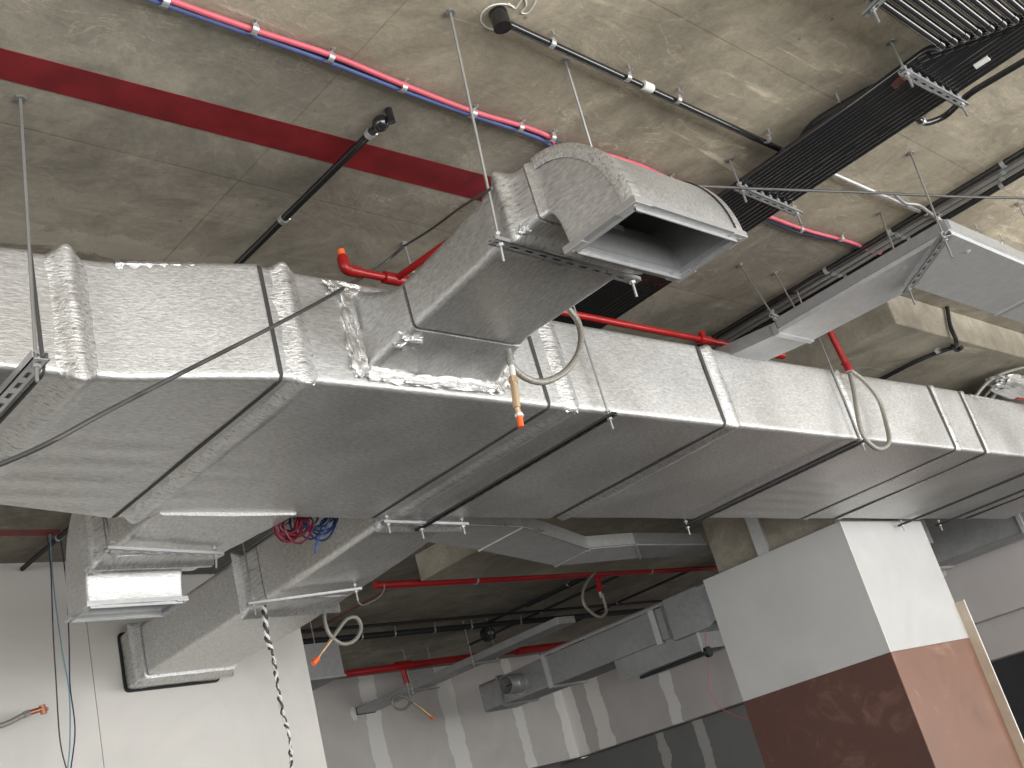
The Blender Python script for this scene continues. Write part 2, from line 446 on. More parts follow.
def duct_ring_x(x, off, r=.022, amp=.0022, seed=0, fr=5, rip=0, na=26, nb=10):
    y0, y1, z1 = lerp(x, YN) - off, lerp(x, YF) + off, lerp(x, ZT) + off
    R = rect_ring(lambda a, b: V((x, a, b)), y0, y1, Z0 - off, z1, max(.004, r), na, nb)
    out = []
    for p in R:
        n1 = noise.noise(V((p.x * fr, p.y * fr, p.z * fr + seed))) * amp
        c = V((0, p.y - (y0 + y1) / 2, p.z - (Z0 + z1) / 2))
        if abs(c.z) > (z1 - Z0) / 2 - .01 + off: d = V((0, 0, math.copysign(1, c.z)))
        else: d = V((0, math.copysign(1, c.y), 0))
        if abs(c.y) > (y1 - y0) / 2 - .03: d = V((0, math.copysign(1, c.y), 0)) if abs(c.z) < (z1 - Z0) / 2 - .03 else V((0, math.copysign(.7, c.y), math.copysign(.7, c.z)))
        q = p + d * n1
        if rip and c.z < 0 and d.z < -.9:
            q.z += rip * math.sin(p.y * 50 + .5 * math.sin(p.x * 4)) * max(0, min(1, (p.y - 2.65) * 2.2)) * (math.exp(-((p.x - 1.55) / .35) ** 2) + math.exp(-((p.x - 5.8) / .4) ** 2))
        out.append(q)
    return out
md = thing('insulated_air_duct', 'large foil-insulated rectangular main duct running across the whole view', 'air duct', (4.5, 2.9, Z0))
# joints: (groove x, wrap end x, ridge x, ridge height)
J = [(1.125, 1.335, 1.22, .026), (1.757, 1.945, 1.845, .020), (2.872, 3.125, 3.00, .016), (3.965, 4.15, 4.06, .014),
     (5.14, 5.30, 5.21, .012), (6.275, 6.44, 6.35, .012), (6.70, 6.86, 6.77, .012), (7.86, 8.02, 7.94, .012), (8.75, 8.9, 8.82, .012)]
xs = -.6
for k, (xg, xe, xr, hr) in enumerate(J + [(9.6, None, None, None)]):
    b = MB(); R = []
    n = max(4, int((xg - xs) / .05))
    for i in range(n + 1):
        x = xs + (xg - xs) * i / n; t = i / n
        off = .001 + .004 * math.sin(math.pi * t) + .0085 * max(0, (t - .75) * 4) ** 2
        R.append(duct_ring_x(x, off, .017, .004, k * 7.3, 2.2, .0045 * min(1, t * 6, (1 - t) * 6), 80, 14))
    b.rings(R, k == 0, xg == 9.6)
    b.build('duct_section', FOILX, md, 50)
    if xe is None: break
    gw = (.012, .017, .022, .028, .034, .04, .044, .048, .05)[k]
    MB().rings([duct_ring_x(xg - .002, .0125, .030, 0), duct_ring_x(xg + .001, .0125, .030, 0), duct_ring_x(xg + gw - .003, .0105, .026, 0), duct_ring_x(xg + gw, .000, .02, 0)], False, False).build('gap_shadow', GAPSHADE, md, 0)  # raised dark ring in place of a shaded groove
    b = MB(); R = []
    m_ = 22
    for i in range(m_ + 1):
        t = i / m_; x = xg + gw - .001 + (xe - xg - gw) * t
        d = (x - xr) / (.034 if k < 2 else .04)
        off = .001 + hr * .35 * math.exp(-((x - xr) / .055) ** 2) + hr * .75 * math.exp(-d * d)
        rr = .026 - (.018 if k < 2 else .012) * math.exp(-d * d)
        R.append(duct_ring_x(x, off, rr, .003, 31 + k, 14, 0, 40, 22))
    R.append(duct_ring_x(xe + .001, -.001, .02, 0, 0, 5, 0, 40, 22))
    b.rings(R, False, False)
    b.build('joint_wrap', FOILW, md, 60)
def crumple(p, sx, sy, sz, root, seed=0, amp=.35, name='foil_patch', mat=None):
    """a scrunched lump of foil tape"""
    import bmesh
    bm = bmesh.new(); bmesh.ops.create_icosphere(bm, subdivisions=4, radius=1)
    mb = MB(); vs = []
    for v in bm.verts:
        d = v.co.normalized()
        k = 1 + amp * (noise.noise(d * 2.3 + V((seed, 0, 0))) + .6 * abs(noise.noise(d * 6 + V((0, seed, 0)))))
        q = V((max(-1, min(1, d.x * 1.35)), max(-1, min(1, d.y * 1.35)), max(-1, min(1, d.z * 1.35)))) * k
        vs.append(V(p) + V((q.x * sx, q.y * sy, q.z * sz)))
    mb.add(vs, [tuple(v.index for v in f.verts) for f in bm.faces]); bm.free()
    return mb.build(name, mat or CRUMP, root, 25)
for k, (xg, xe, xr, hr) in enumerate(J[:8]):
    yn = lerp(xr, YN)
    s = 1.0 if k < 3 else .7
    crumple((xr + .005, yn + .002, Z0 + .010), .026 * s, .012, .022 * s, md, k * 3.1)
    if False: crumple((xr - .01, yn + .012, lerp(xr, ZT) + .014), .03 * s, .014, .022 * s, md, 9 + k, .3, 'foil_patch', FOILW)
# seam tape along the upper front edge and loose tape below the rear edge
for (xa, xb) in ((1.36, 1.74), (6.9, 7.7)):
    b = MB(); R = []
    for i in range(30):
        x = xa + (xb - xa) * i / 29; z = lerp(x, ZT); y = lerp(x, YN); wv = .002 * math.sin(i * 2.1) + .002 * noise.noise(V((i * .7, 0, 0)))
        R.append([(x, y - .004 - wv, z - .022), (x, y - .007 - wv, z - .004), (x, y + .002, z + .008 + wv), (x, y + .012, z + .008)])
    b.rings(R, closed=False, cap0=False, cap1=False)
    b.build('seam_tape', FOILW, md)

# ================================================================= UPPER BRANCH DUCT + ELBOW
bd = thing('branch_duct', 'foil-insulated branch duct above the main duct ending in an open curved elbow', 'air duct', (2.33, 2.0, 1.44))
BX0 = [(1.20, 2.075), (1.68, 2.065), (2.15, 2.12), (2.36, 2.10)]
BX1 = [(1.20, 2.56), (1.68, 2.565), (2.10, 2.555), (2.2, 2.60), (2.36, 2.66)]
BZ0 = [(1.2, 1.435), (1.7, 1.435), (2.10, 1.437), (2.2, 1.43), (2.36, 1.40)]
BZ1 = [(1.2, 1.60), (1.7, 1.605), (2.12, 1.59), (2.2, 1.60), (2.36, 1.69)]
def br_ring(y, off, r=.02, amp=.003, seed=0, fr=6):
    R = rect_ring(lambda a, b: V((a, y, b)), lerp(y, BX0) - off, lerp(y, BX1) + off, lerp(y, BZ0) - off, lerp(y, BZ1) + off, r, 22, 10)
    cx, cz = (lerp(y, BX0) + lerp(y, BX1)) / 2, (lerp(y, BZ0) + lerp(y, BZ1)) / 2
    return [p + V(((p.x - cx) / .24, 0, (p.z - cz) / .08)) * amp * noise.noise(V((p.x * fr, p.y * fr + seed, p.z * fr))) for p in R]
def seg(name, mat, prof, seed=0, amp=.003, fr=6, caps=(False, False)):
    b = MB(); b.rings([br_ring(y, o, r, amp, seed, fr) for y, o, r in prof], *caps)
    return b.build(name, mat, bd, 55)
# tap at the main duct
seg('duct_tap', FOILY, [(2.352, .012, .02), (2.33, .003, .03), (2.28, .002, .03), (2.24, .006, .03), (2.20, .010, .026), (2.17, .006, .024), (2.14, .006, .022), (2.128, .006, .02), (2.126, -.014, .012), (2.116, -.014, .012)], 2, .004, 7)
yy = [2.116 - i * (2.116 - 1.69) / 9 for i in range(10)]
seg('duct_section', FOILY, [(2.117, -.014, .012), (2.114, .006, .02)] + [(y, .004, .022) for y in yy[1:]], 5, .002, 4)
pr = []
for i in range(24):
    y = 1.69 - i * (1.69 - 1.53) / 23; d = (y - 1.612) / .022
    pr.append((y, .005 + .006 * math.exp(-((y - 1.61) / .05) ** 2) + .017 * math.exp(-d * d), .022 - .014 * math.exp(-d * d)))
seg('joint_wrap', FOILWY, pr + [(1.525, -.012, .01)], 8, .0035, 12)
MB().rings([br_ring(2.119, -.004, .018, 0), br_ring(2.131, -.004, .018, 0)], False, False).build('gap_shadow', GAPSHADE, bd, 0)
MB().rings([br_ring(1.520, -.003, .018, 0), br_ring(1.531, -.003, .018, 0)], False, False).build('gap_shadow', GAPSHADE, bd, 0)
# elbow outer shell, then hollow sheet-metal lining
def elbow_ring(th, x0, x1, ins, r, base_y, T, B, sgn=-1, amp=0, seed=0):
    """T,B = (ry, rz) of the outer and the throat ellipse about (base_y, zc)"""
    s, c = math.sin(th), math.cos(th)
    ty, tz = T[0] - 0, T[1]; 
    pt = V((0, base_y + sgn * (T[0]) * s, T[2] + T[1] * c)); pb = V((0, base_y + sgn * (B[0]) * s, B[2] + B[1] * c))
    u = (pt - pb); L = u.length; u.normalize()
    R = rect_ring(lambda a, b: V((a, pb.y + u.y * b, pb.z + u.z * b)), x0 + ins, x1 - ins, ins, L - ins, r, 22, 10)
    if amp:
        R = [p + V((noise.noise(p * 9 + V((seed, 0, 0))), noise.noise(p * 9 + V((0, seed, 0))), noise.noise(p * 9))) * amp for p in R]
    return R
zm = 1.315
TE, BE = (.255, .29, zm), (.028, .12, zm)
sh = [elbow_ring(math.radians(a), 2.075, 2.548, 0, .012, 1.50, TE, BE, -1, .002, 3) for a in range(0, 91, 6)]
b = MB(); b.rings([br_ring(1.53, -.012, .01, 0), br_ring(1.522, .004, .01, 0)] + sh, False, False)
b.build('elbow', FOILY, bd, 55)
# crinkled tape rims along the outer arc edges of the elbow
for xx in (2.074, 2.550):
    b = MB(); R = []
    for i in range(50):
        th = math.radians(90 * i / 49); wv = .0015 * noise.noise(V((i * .6, xx, 0)))
        pt = V((xx, 1.50 - TE[0] * math.sin(th), zm + TE[1] * math.cos(th))); inn = (V((xx, 1.5, zm)) - pt).normalized()
        out = -inn; sx = -1 if xx < 2.3 else 1
        R.append([pt + inn * (.034 + wv * 2) + V((sx * .0025, 0, 0)), pt + inn * .01 + V((sx * (.006 + wv), 0, 0)), pt + out * (.005 + wv * .5), pt + out * .005 - V((sx * .03, 0, 0))])
    b.rings(R, False, False, closed=False); b.build('edge_tape', FOILW, bd, 50)
inner = [elbow_ring(math.radians(a), 2.075, 2.548, .022, .006, 1.50, TE, BE) for a in range(90, -1, -6)]
b = MB(); b.rings(inner + [[p + V((0, .35, 0)) for p in inner[-1]]], False, True)
b.build('sheet_metal_lining', GALVD, bd, 50)
def mouth_flange(x0, x1, y0, y1, z, w, root, lean=0):
    """four angle profiles and four corner plates round a duct mouth"""
    t = .004
    b = MB()
    for (ax0, ax1, ay0, ay1) in ((x0, x1, y0, y0 + w), (x0, x1, y1 - w, y1), (x0, x0 + w, y0 + w, y1 - w), (x1 - w, x1, y0 + w, y1 - w)):
        b.box((ax0, ay0, z), (ax1, ay1, z + .016))
    # upstands
    i = w * .62
    b.box((x0 + i, y0 + i, z - .010), (x1 - i, y0 + i + .003, z + .03)); b.box((x0 + i, y1 - i - .003, z - .010), (x1 - i, y1 - i, z + .03))
    b.box((x0 + i, y0 + i, z - .010), (x0 + i + .003, y1 - i, z + .03)); b.box((x1 - i - .003, y0 + i, z - .010), (x1 - i, y1 - i, z + .03))
    mf = b.build('mouth_flange', ZINC, root, 0)
    for cx, cy in ((x0, y0), (x1, y0), (x1, y1), (x0, y1)):
        sx = 1 if cx == x0 else -1; sy = 1 if cy == y0 else -1
        b = MB().box((cx, cy, z - .003), (cx + sx * w * 1.9, cy + sy * w, z - .0004)).box((cx, cy + sy * w, z - .003), (cx + sx * w, cy + sy * w * 1.9, z - .0004))
        b.tube([(cx + sx * w * .5, cy + sy * w * .5, z - .004), (cx + sx * w * .5, cy + sy * w * .5, z - .0032)], .006, 10)
        b.build('corner_plate', GALV, mf, 0)
mouth_flange(2.066, 2.556, 1.236, 1.486, zm - .012, .034, bd)
# splitter bracket seen inside the mouth
pbk = Q(600, 222, 'Z', 1.42); MB().box((pbk.x, pbk.y, 1.40), (pbk.x + .10, pbk.y + .003, 1.43)).build('inner_bracket', GALV, bd, 0)
# crumpled tape sealing the tap to the main duct
for i, (xx, zz, sx, sz) in enumerate([(2.06, 1.60, .022, .07), (2.05, 1.50, .02, .07), (2.055, 1.42, .028, .045), (2.15, 1.385, .07, .022), (2.27, 1.378, .07, .018), (2.40, 1.38, .08, .018), (2.53, 1.385, .07, .02), (2.63, 1.41, .045, .035), (2.70, 1.45, .018, .05), (2.06, 1.68, .05, .02)]):
    crumple((xx, 2.337, zz), sx, .012, sz, bd, 40 + i, .5)
crumple((2.14, 2.19, 1.433), .03, .03, .016, bd, 71, .6); crumple((2.062, 1.600, 1.432), .016, .024, .012, bd, 72, .6)

# hanger under the branch
e1 = Q(500, 244, 'Z', 1.408); e2 = Q(632, 281, 'Z', 1.408)
trapeze('slotted steel channel hanger crosswise under the branch duct behind its elbow', (e1, e2),
        (Q(450, 12, 'Z', HC), Q(565, 60, 'Z', HC)), .05, None, .030)

# ================================================================= HANGERS OF THE MAIN DUCT
def main_hanger(label, x, anchor=None, tail=.045, x2=None):
    yn, yf = lerp(x, YN), lerp(x, YF)
    a = V((x, yn - .035, Z0 - .045)); b_ = V((x2 or x, yf + .03, Z0 - .045))
    if anchor is None: anchor = V((x, yn - .035, HC))
    trapeze(label, (a, b_), (anchor, V((x2 or x, yf + .03, HC))), tail, None, .024, 'trapeze_hanger', DSTEEL)
ea = Q(37, 372, 'Y', 2.33); ea.z = Z0 - .045
trapeze('channel hanger crossing under the left end of the main duct with long rod', (ea, V((ea.x, 3.36, ea.z))), (Q(20, 98, 'Z', HC), V((ea.x, 3.36, HC))), .045)
main_hanger('channel hanger under the main duct just right of the brass sprinkler tip', 3.165)
main_hanger('channel hanger under the main duct just left of the looping steel hose', 5.105, Q(812, 345, 'Y', 2.31) if False else None)
main_hanger('channel hanger under the main duct above the white column face', 7.72)
main_hanger('rightmost channel hanger under the main duct right of the column', 8.35)

# ================================================================= LOWER LEFT ELBOW STUB
ls = thing('branch_duct', 'short foil-wrapped elbow duct under the left half of the main duct, mouth facing down', 'air duct', (2.15, 3.7, Z0))
LX0, LX1 = 1.905, 2.37
def ls_ring(y, off, r=.02, amp=.004, seed=0):
    R = rect_ring(lambda a, b: V((a, y, b)), LX0 - off, LX1 + .10 * max(0, (3.85 - y)) / .45 + off, 1.325 - off, 1.62 + off, r, 22, 10)
    return [p + V((noise.noise(p * 8 + V((seed, 0, 0))), 0, noise.noise(p * 8 + V((0, seed, 3))))) * amp for p in R]
b = MB(); b.rings([ls_ring(y, o, r, .004, 3) for y, o, r in ((3.36, .0, .02), (3.48, .002, .02), (3.56, .003, .02), (3.64, .004, .02), (3.72, .002, .02), (3.745, .004, .02), (3.747, -.012, .01), (3.757, -.012, .01))], True, False)
b.build('duct_section', FOILY, ls, 55)
pr = []
for i in range(16):
    y = 3.76 + .20 * i / 15; d = (y - 3.86) / .02
    pr.append(ls_ring(y, .003 + .014 * math.exp(-d * d) + .008 * math.exp(-((y - 3.86) / .06) ** 2), .02 - .01 * math.exp(-d * d), .003, 9))
b = MB(); b.rings([ls_ring(3.757, -.012, .01, 0)] + pr, False, False); b.build('joint_wrap', FOILWY, ls, 60)
zl = 1.212
LXE = 2.305
TL, BL = (.215, .41, zl), (.03, .115, zl)
sh = [elbow_ring(math.radians(a), LX0, LXE, 0, .012, 3.935, TL, BL, 1, .002, 5) for a in range(0, 91, 6)]
b = MB(); b.rings(sh, False, False); b.build('elbow', FOILX, ls, 55)
inner = [elbow_ring(math.radians(a), LX0, LXE, .02, .006, 3.935, TL, BL, 1) for a in range(90, -1, -6)]
b = MB(); b.rings(inner, False, True); b.build('sheet_metal_lining', GALV, ls, 50)
mouth_flange(LX0 - .008, LXE + .012, 3.957, 4.16, zl - .012, .024, ls)
crumple((LX0 + .01, 3.90, 1.318), .02, .02, .012, ls, 81, .6)
trapeze('short slotted channel hanger under the downturned elbow duct at lower left',
        (Q(113, 551, 'Z', 1.285), Q(216, 556, 'Z', 1.285)), (V((1.83, 3.70, HC)), V((2.45, 3.72, HC))), .05, None, .030)

# ================================================================= LOWER BRANCH DUCT TO THE WALL
lb = thing('branch_duct', 'long foil-insulated duct running from under the main duct into the white wall', 'air duct', (3.3, 5, Z0))
WX0 = [(3.40, 2.99), (4.0, 3.035), (6.1, 3.09)]; WX1 = [(3.40, 3.62), (4.0, 3.50), (4.05, 3.60), (6.1, 3.62)]
WX1 = [(3.40, 3.40), (4.0, 3.50), (5.0, 3.62), (6.1, 3.63)]
def lb_ring(y, off, r=.02, amp=.003, seed=0, fr=6, z0=None):
    R = rect_ring(lambda a, b: V((a, y, b)), lerp(y, WX0) - off, lerp(y, WX1) + off, (Z0 if z0 is None else z0) - off, 1.625 + off, r, 22, 12)
    return [p + V((noise.noise(p * fr + V((seed, 0, 0))), 0, noise.noise(p * fr + V((0, seed, 3))))) * amp for p in R]
def lbseg(name, mat, prof, seed, amp=.003, fr=5):
    b = MB(); b.rings([lb_ring(y, o, r, amp, seed, fr) for y, o, r in prof], prof[0][0] < 3.4, False); b.build(name, mat, lb, 55)
def rng(a, b, n): return [a + (b - a) * i / (n - 1) for i in range(n)]
def wrap(a, b_, c, h, base=.003):
    out = [(a, .004, .02), (a + .001, -.014, .01), (a + .010, -.014, .01)]
    for y in rng(a + .011, b_, 18):
        d = (y - c) / .02; out.append((y, base + h * math.exp(-d * d) + h * .6 * math.exp(-((y - c) / .05) ** 2), .022 - .013 * math.exp(-d * d)))
    return out + [(b_ + .001, 0, .02)]
lbseg('duct_section', FOILY, [(3.37, .006, .02)] + [(y, .004, .022) for y in rng(3.44, 4.50, 14)], 2)
lbseg('joint_wrap', FOILWY, [(y, o, r) for y, o, r in wrap(4.50, 4.78, 4.70, .02)], 4, .003, 12)
lbseg('duct_section', FOILY, [(y, .003, .022) for y in rng(4.78, 5.80, 12)], 6)
lbseg('joint_wrap', FOILWY, wrap(5.80, 6.04, 5.90, .014, .020) + [(6.06, .022, .03)], 8, .003, 12)
lbseg('joint_wrap', FOILWY, wrap(3.41, 3.62, 3.50, .022), 12, .003, 12)
# dark packing round the hole in the wall
b = MB(); o_ = [lb_ring(6.052, .048, .03, 0), lb_ring(6.054, .030, .03, 0)]
b.rings([lb_ring(6.054, .034, .03, .0), lb_ring(6.046, .034, .03, 0), lb_ring(6.046, .0, .03, 0)], False, False); b.build('wall_seal', BLACKM, lb, 0)
e1 = Q(254, 605, 'Z', 1.30); e2 = Q(356, 591, 'Z', 1.30)
trapeze('channel hanger under the insulated duct that enters the white wall', (e1, e2), (V((e1.x, e1.y, HC)), V((e2.x, e2.y, HC))), .05, None, .026)
e1 = Q(388, 524, 'Z', 1.30); e2 = Q(463, 526, 'Z', 1.305)
trapeze('short channel hanger at the corner where lower duct leaves the main duct', (e1, e2), (V((e1.x, e1.y, HC)), V((e2.x, e2.y, HC))), .04, None, .024)

# ================================================================= COLUMN
XC, YC, WC = 6.942, 3.50, 1.228
col = thing('clad_column', 'square column clad in white board above and brown plywood below', 'column', (XC + WC / 2, YC + WC / 2, -EYE))
zt_, zb_ = 1.352, .452
th = .018
MB().box((XC + .075, YC + .075, -EYE), (XC + WC - .075, YC + 1.10, zd)).build('concrete_core', CONCB, col, 0)
MB().box((XC, YC + .004, zb_), (XC + th, YC + WC - .02, zt_), .001).build('white_board', PLC, col, 0)
MB().box((XC + .001, YC, zb_), (XC + WC, YC + th, zt_ - .001), .001).build('white_board', PLC, col, 0)
MB().box((XC + WC - th, YC + th, zb_), (XC + WC, YC + WC - .02, zt_)).build('white_board', PLC, col, 0)
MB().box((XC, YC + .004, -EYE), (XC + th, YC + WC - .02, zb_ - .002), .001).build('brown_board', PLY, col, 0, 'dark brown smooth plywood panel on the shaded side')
MB().box((XC + .001, YC, -EYE), (XC + WC, YC + th, zb_ - .002), .001).build('brown_board', PLYLIT, col, 0, 'dusty worn reddish brown plywood panel, colour lightened for the lit side')
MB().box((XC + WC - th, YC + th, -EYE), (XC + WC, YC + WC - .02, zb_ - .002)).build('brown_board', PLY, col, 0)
p = Q(750, 519, 'X', 7.0)
MB().box((XC + .045, 4.12, .9), (XC + .074, 4.22, zd)).build('steel_stud', GALV, col, 0)
MB().box((XC - .001, YC - .001, zb_), (XC + .006, YC + .004, zt_)).build('corner_bead', WHITEP, col, 0)
b = MB().box((XC + WC - .004, YC - .07, -EYE), (XC + WC + .001, YC, .712))
b.build('edge_strip', TANEDGE, col, 0, 'raw tan strip on the right corner')
MB().box((XC + WC - .004, YC - .072, -EYE), (XC + WC + .012, YC - .07, .714)).build('edge_trim', WHITEP, col, 0)

# ================================================================= GALVANISED FLAT DUCT AT RIGHT
ZG = 1.68
gd = thing('flat_galvanised_duct', 'flat bare galvanised duct turning a corner under the ceiling at right', 'air duct', (4.4, 1.6, ZG))
gx0, gx1 = 4.235, 4.50; gy0, gy1 = 1.247, 1.578; hg = .055
def prism(poly, z0, z1):
    b = MB(); n = len(poly)
    b.add([(x, y, z0) for x, y in poly] + [(x, y, z1) for x, y in poly],
          [tuple(reversed(range(n))), tuple(range(n, 2 * n))] + [(i, (i + 1) % n, (i + 1) % n + n, i + n) for i in range(n)])
    return b
prism([(gx0, gy0), (gx1 + .07, gy1), (gx1 + .02, 2.085), (gx0, 2.085)], ZG, ZG + hg).build('duct_section', GALV, gd, 0)
prism([(gx0, gy0), (5.45, gy0), (5.45, gy1), (gx1 + .07, gy1)], ZG + .0005, ZG + hg).build('duct_section', GALV, gd, 0)
prism([(5.46, gy0), (9.0, gy0), (9.0, gy1), (5.46, gy1)], ZG + .0005, ZG + hg).build('duct_section', GALV, gd, 0)
b = MB(); b.add([(gx0, 2.09, ZG), (gx1 + .02, 2.09, ZG), (gx1 + .02, 2.09, ZG + hg), (gx0, 2.09, ZG + hg), (gx0, 2.75, ZG + .06), (gx1 + .02, 2.75, ZG + .06), (gx1 + .02, 2.75, ZG + .12), (gx0, 2.75, ZG + .12)],
                [(0, 1, 2, 3), (7, 6, 5, 4), (0, 4, 5, 1), (1, 5, 6, 2), (2, 6, 7, 3), (3, 7, 4, 0)])
b.build('duct_section', GALVD, gd, 0)
b = MB().box((gx0 - .008, 2.075, ZG - .006), (gx1 + .03, 2.10, ZG)).box((gx0 - .008, 2.075, ZG), (gx0 - .004, 2.1, ZG + .05)); b.build('joint_cleat', ZINC, gd, 0)
MB().box((5.44, gy0 - .004, ZG - .012), (5.47, gy1 + .004, ZG + .0)).build('joint_cleat', ZINC, gd, 0)
MB().box((gx0 - .001, gy0 - .012, ZG + .02), (9.0, gy0 - .001, ZG + .062)).build('folded_edge', ZINC, gd, 0)
MB().box((gx0 - .010, gy0 - .004, ZG + .018), (gx0 - .001, 2.07, ZG + .062)).build('folded_edge', GALVD, gd, 0)
for px, py in ((903, 268), (967, 252)):
    p = Q(px, py, 'Z', ZG); MB().tube([p - V((0, 0, .006)), p + V((0, 0, .001))], lambda t: .006 + .012 * t, 12).build('pressed_button', GALV, gd, 50)
trapeze('diagonal slotted channel hanger under the corner of the flat galvanised duct',
        (Q(945, 240, 'Z', ZG - .035), Q(909, 289, 'Z', ZG - .035)), (Q(910.5, 153, 'Z', HC), Q(880, 213, 'Z', HC)), .09)
trapeze('channel hanger at the near joint of the flat galvanised duct above the main duct',
        (V((gx0 - .025, 2.06, ZG + .062)), V((gx1 + .06, 2.10, ZG + .062))), (Q(740, 265, 'Z', HC), Q(775, 273, 'Z', HC)), .02, None, .02)
def lone_rod(label, a, b_, grp=None, r=.0045):
    t = thing('hanger_rod', label, 'rod', a, grp)
    rd = rod_mesh(a, b_, r).build('threaded_rod', STEELW, t); nut(V(a) - V((0, 0, .006)), V((0, 0, 1)), .014, .012).build('anchor', STEELW, rd, 0)
    nut(b_, (V(b_) - V(a)).normalized(), .011, .008).build('nut', ZINC, rd, 0)
a = Q(795, 287, 'Z', HC); lone_rod('short hanger rod between ceiling and flat duct, right of two longer rods', a, a - V((0, 0, .24)))
a = Q(1018, 203, 'Z', HC); lone_rod('hanger rod at the right edge over the flat galvanised duct', a, a - V((0, 0, .40)))
a = Q(404, 243, 'Z', HC); lone_rod('short rod where a taut wire is tied, above the red pipe', a, a - V((-.005, 0, .13)))

# ================================================================= BUNDLE OF BLACK CONDUITS
ZB = 2.0; RC = .0136; SP = .030
ordn = ['first', 'second', 'third', 'fourth', 'fifth', 'sixth', 'seventh', 'eighth', 'ninth', 'tenth']
for k in range(9):
    x = 3.515 + SP * .78 * k; y = .800 - SP * 1.13 * k
    zz = ZB - .010; low = ZB + (.0 if k % 2 else .004)
    pts = bend([(1.4, y, zz), (x + .015, y, zz), (x + .015, y + .05, low + .012), (x + .016, y + .09, low + .012), (3.517 + SP * .8 * k, 1.15, ZB + .001), (3.517 + SP * .8 * k, 2.0, ZB + .001), (3.517 + SP * .8 * k, 6.04, ZB + .004)], .035, 7)
    t = thing('conduit', '%s from the outside of the black conduits that elbow into the bundle at top right' % ordn[k], 'conduit', (x, y, zz), 'black conduits bending into the bundle')
    pi_ = MB().tube(pts, RC * 1.08, 12).build('pipe', BLACK, t, 60)
    c = V((x + .015, y, zz)); MB().tube([c + V((-.055, 0, 0)), c + V((-.03, 0, 0))], RC * 1.22, 10).build('coupling', BLACK, pi_, 60)
    MB().tube([c + V((.002, .055, .012)), c + V((.003, .085, .018))], RC * 1.22, 10).build('coupling', BLACK, pi_, 60)
pl = ['straight black conduit, %s from the right-hand side of the dark bundle under the ceiling' % ordn[j] for j in range(6)]
for j in range(6):
    x = 3.858 - .0285 * j
    t = thing('conduit', pl[j], 'conduit', (x, 2, ZB), 'straight black conduits of the bundle')
    MB().tube([(x, -.6, ZB), (x, 3.0, ZB), (x, 6.04, ZB)], RC, 10).build('pipe', BLACK, t, 60)
    MB().tube([(x, .9 + .13 * j, ZB), (x, .94 + .13 * j, ZB)], RC * 1.2, 10).build('coupling', BLACK, t, 60)
for lab, pa, pb in (('slotted bracket under the black conduit bundle nearest the upper right corner', (907, 75), (962, 105)), ('slotted bracket under the black conduit bundle beside the open elbow', (742, 191), (797, 214))):
    a, b_ = Q(*pa, 'Z', ZB - .045), Q(*pb, 'Z', ZB - .045)
    t = trapeze(lab, (a, b_), (V((a.x, a.y, HC)), V((b_.x, b_.y, HC))), .05, None, .028)
    for q in range(7):
        c = a.lerp(b_, (q + .5) / 7) + V((0, 0, .022)); MB().tube([c + V((0, -.012, 0)), c + V((0, .012, 0))], .010, 8).build('saddle', ZINC, t, 40)
a, b_ = Q(873, 10, 'Z', ZB - .045), Q(905, -22, 'Z', ZB - .045)
trapeze('slotted bracket at the top edge holding the bent black conduits', (a, b_), (V((a.x, a.y, HC)), V((b_.x, b_.y, HC))), .05, None, .028)
# couplings with labels on the bundle
p1, p2 = Q(890, 57, 'Z', ZB - .016), Q(975, 65, 'Z', ZB - .016)
p = Q(880, 58, 'Z', ZB - .016)
for lab, (xa, ya), (xb, yb), mt in (('white paper tag on the black conduit bundle', (974, 65), (988, 56), WHITEP), ('reddish tag on the outer black conduit left of the bracket', (893, 85), (903, 77), simple('rust tag', (.13, .05, .04), .6))):
    a, b_ = Q(xa, ya, 'Z', ZB - .004), Q(xb, yb, 'Z', ZB - .004)
    tag(MB().tube([a, b_], RC + .0035, 10).build('pipe_tag', mt, None, 60), lab, 'tag')

def pipe_thing(name, label, cat, pts, r, mat, clips=(), clip_axis=None, grp=None, rr=.05, ends=None, n=10, top=HC):
    P = bend(pts, rr) if len(pts) > 2 else [V(p) for p in pts]
    t = thing(name, label, cat, pts[0], grp)
    MB().tube(P, r, n).build('pipe', mat, t, 60)
    for c in clips: clamp(c, clip_axis, r, t, top)
    return t
def XL(y, z, *pxs):   # points on an x-directed line at (y,z) nearest the given pixels
    return [V((Q(px, py, 'Y', y).x, y, z)) for px, py in pxs]
def YL(x, z, *pxs): return [V((x, Q(px, py, 'X', x).y, z)) for px, py in pxs]
zc = 2.07
# black pipe along Y with capped end
a, b_ = Q(382, 122, 'Z', zc), Q(230, 267, 'Z', zc); xk = a.x
t = pipe_thing('conduit', 'black pipe on the ceiling crossing the dark red stripe', 'conduit', [(xk, a.y, zc), (xk, 6.04, zc)], .013, BLACK,
               [V((xk, Q(369, 131, 'X', xk).y, zc)), V((xk, Q(282, 215, 'X', xk).y, zc)), V((xk, 4.6, zc))], (0, 1, 0))
MB().tube([(xk, a.y - .02 + .055 * q / 8, zc) for q in range(9)], lambda q: .006 + .02 * math.sin(math.pi * min(1, max(0, q))) ** .5, 14).build('junction_box', BLACK, t, 60)
MB().tube([(xk + .01, a.y - .03, HC), (xk + .01, a.y - .03, zc - .02)], .012, 10).build('cap', BLACK, t, 60)
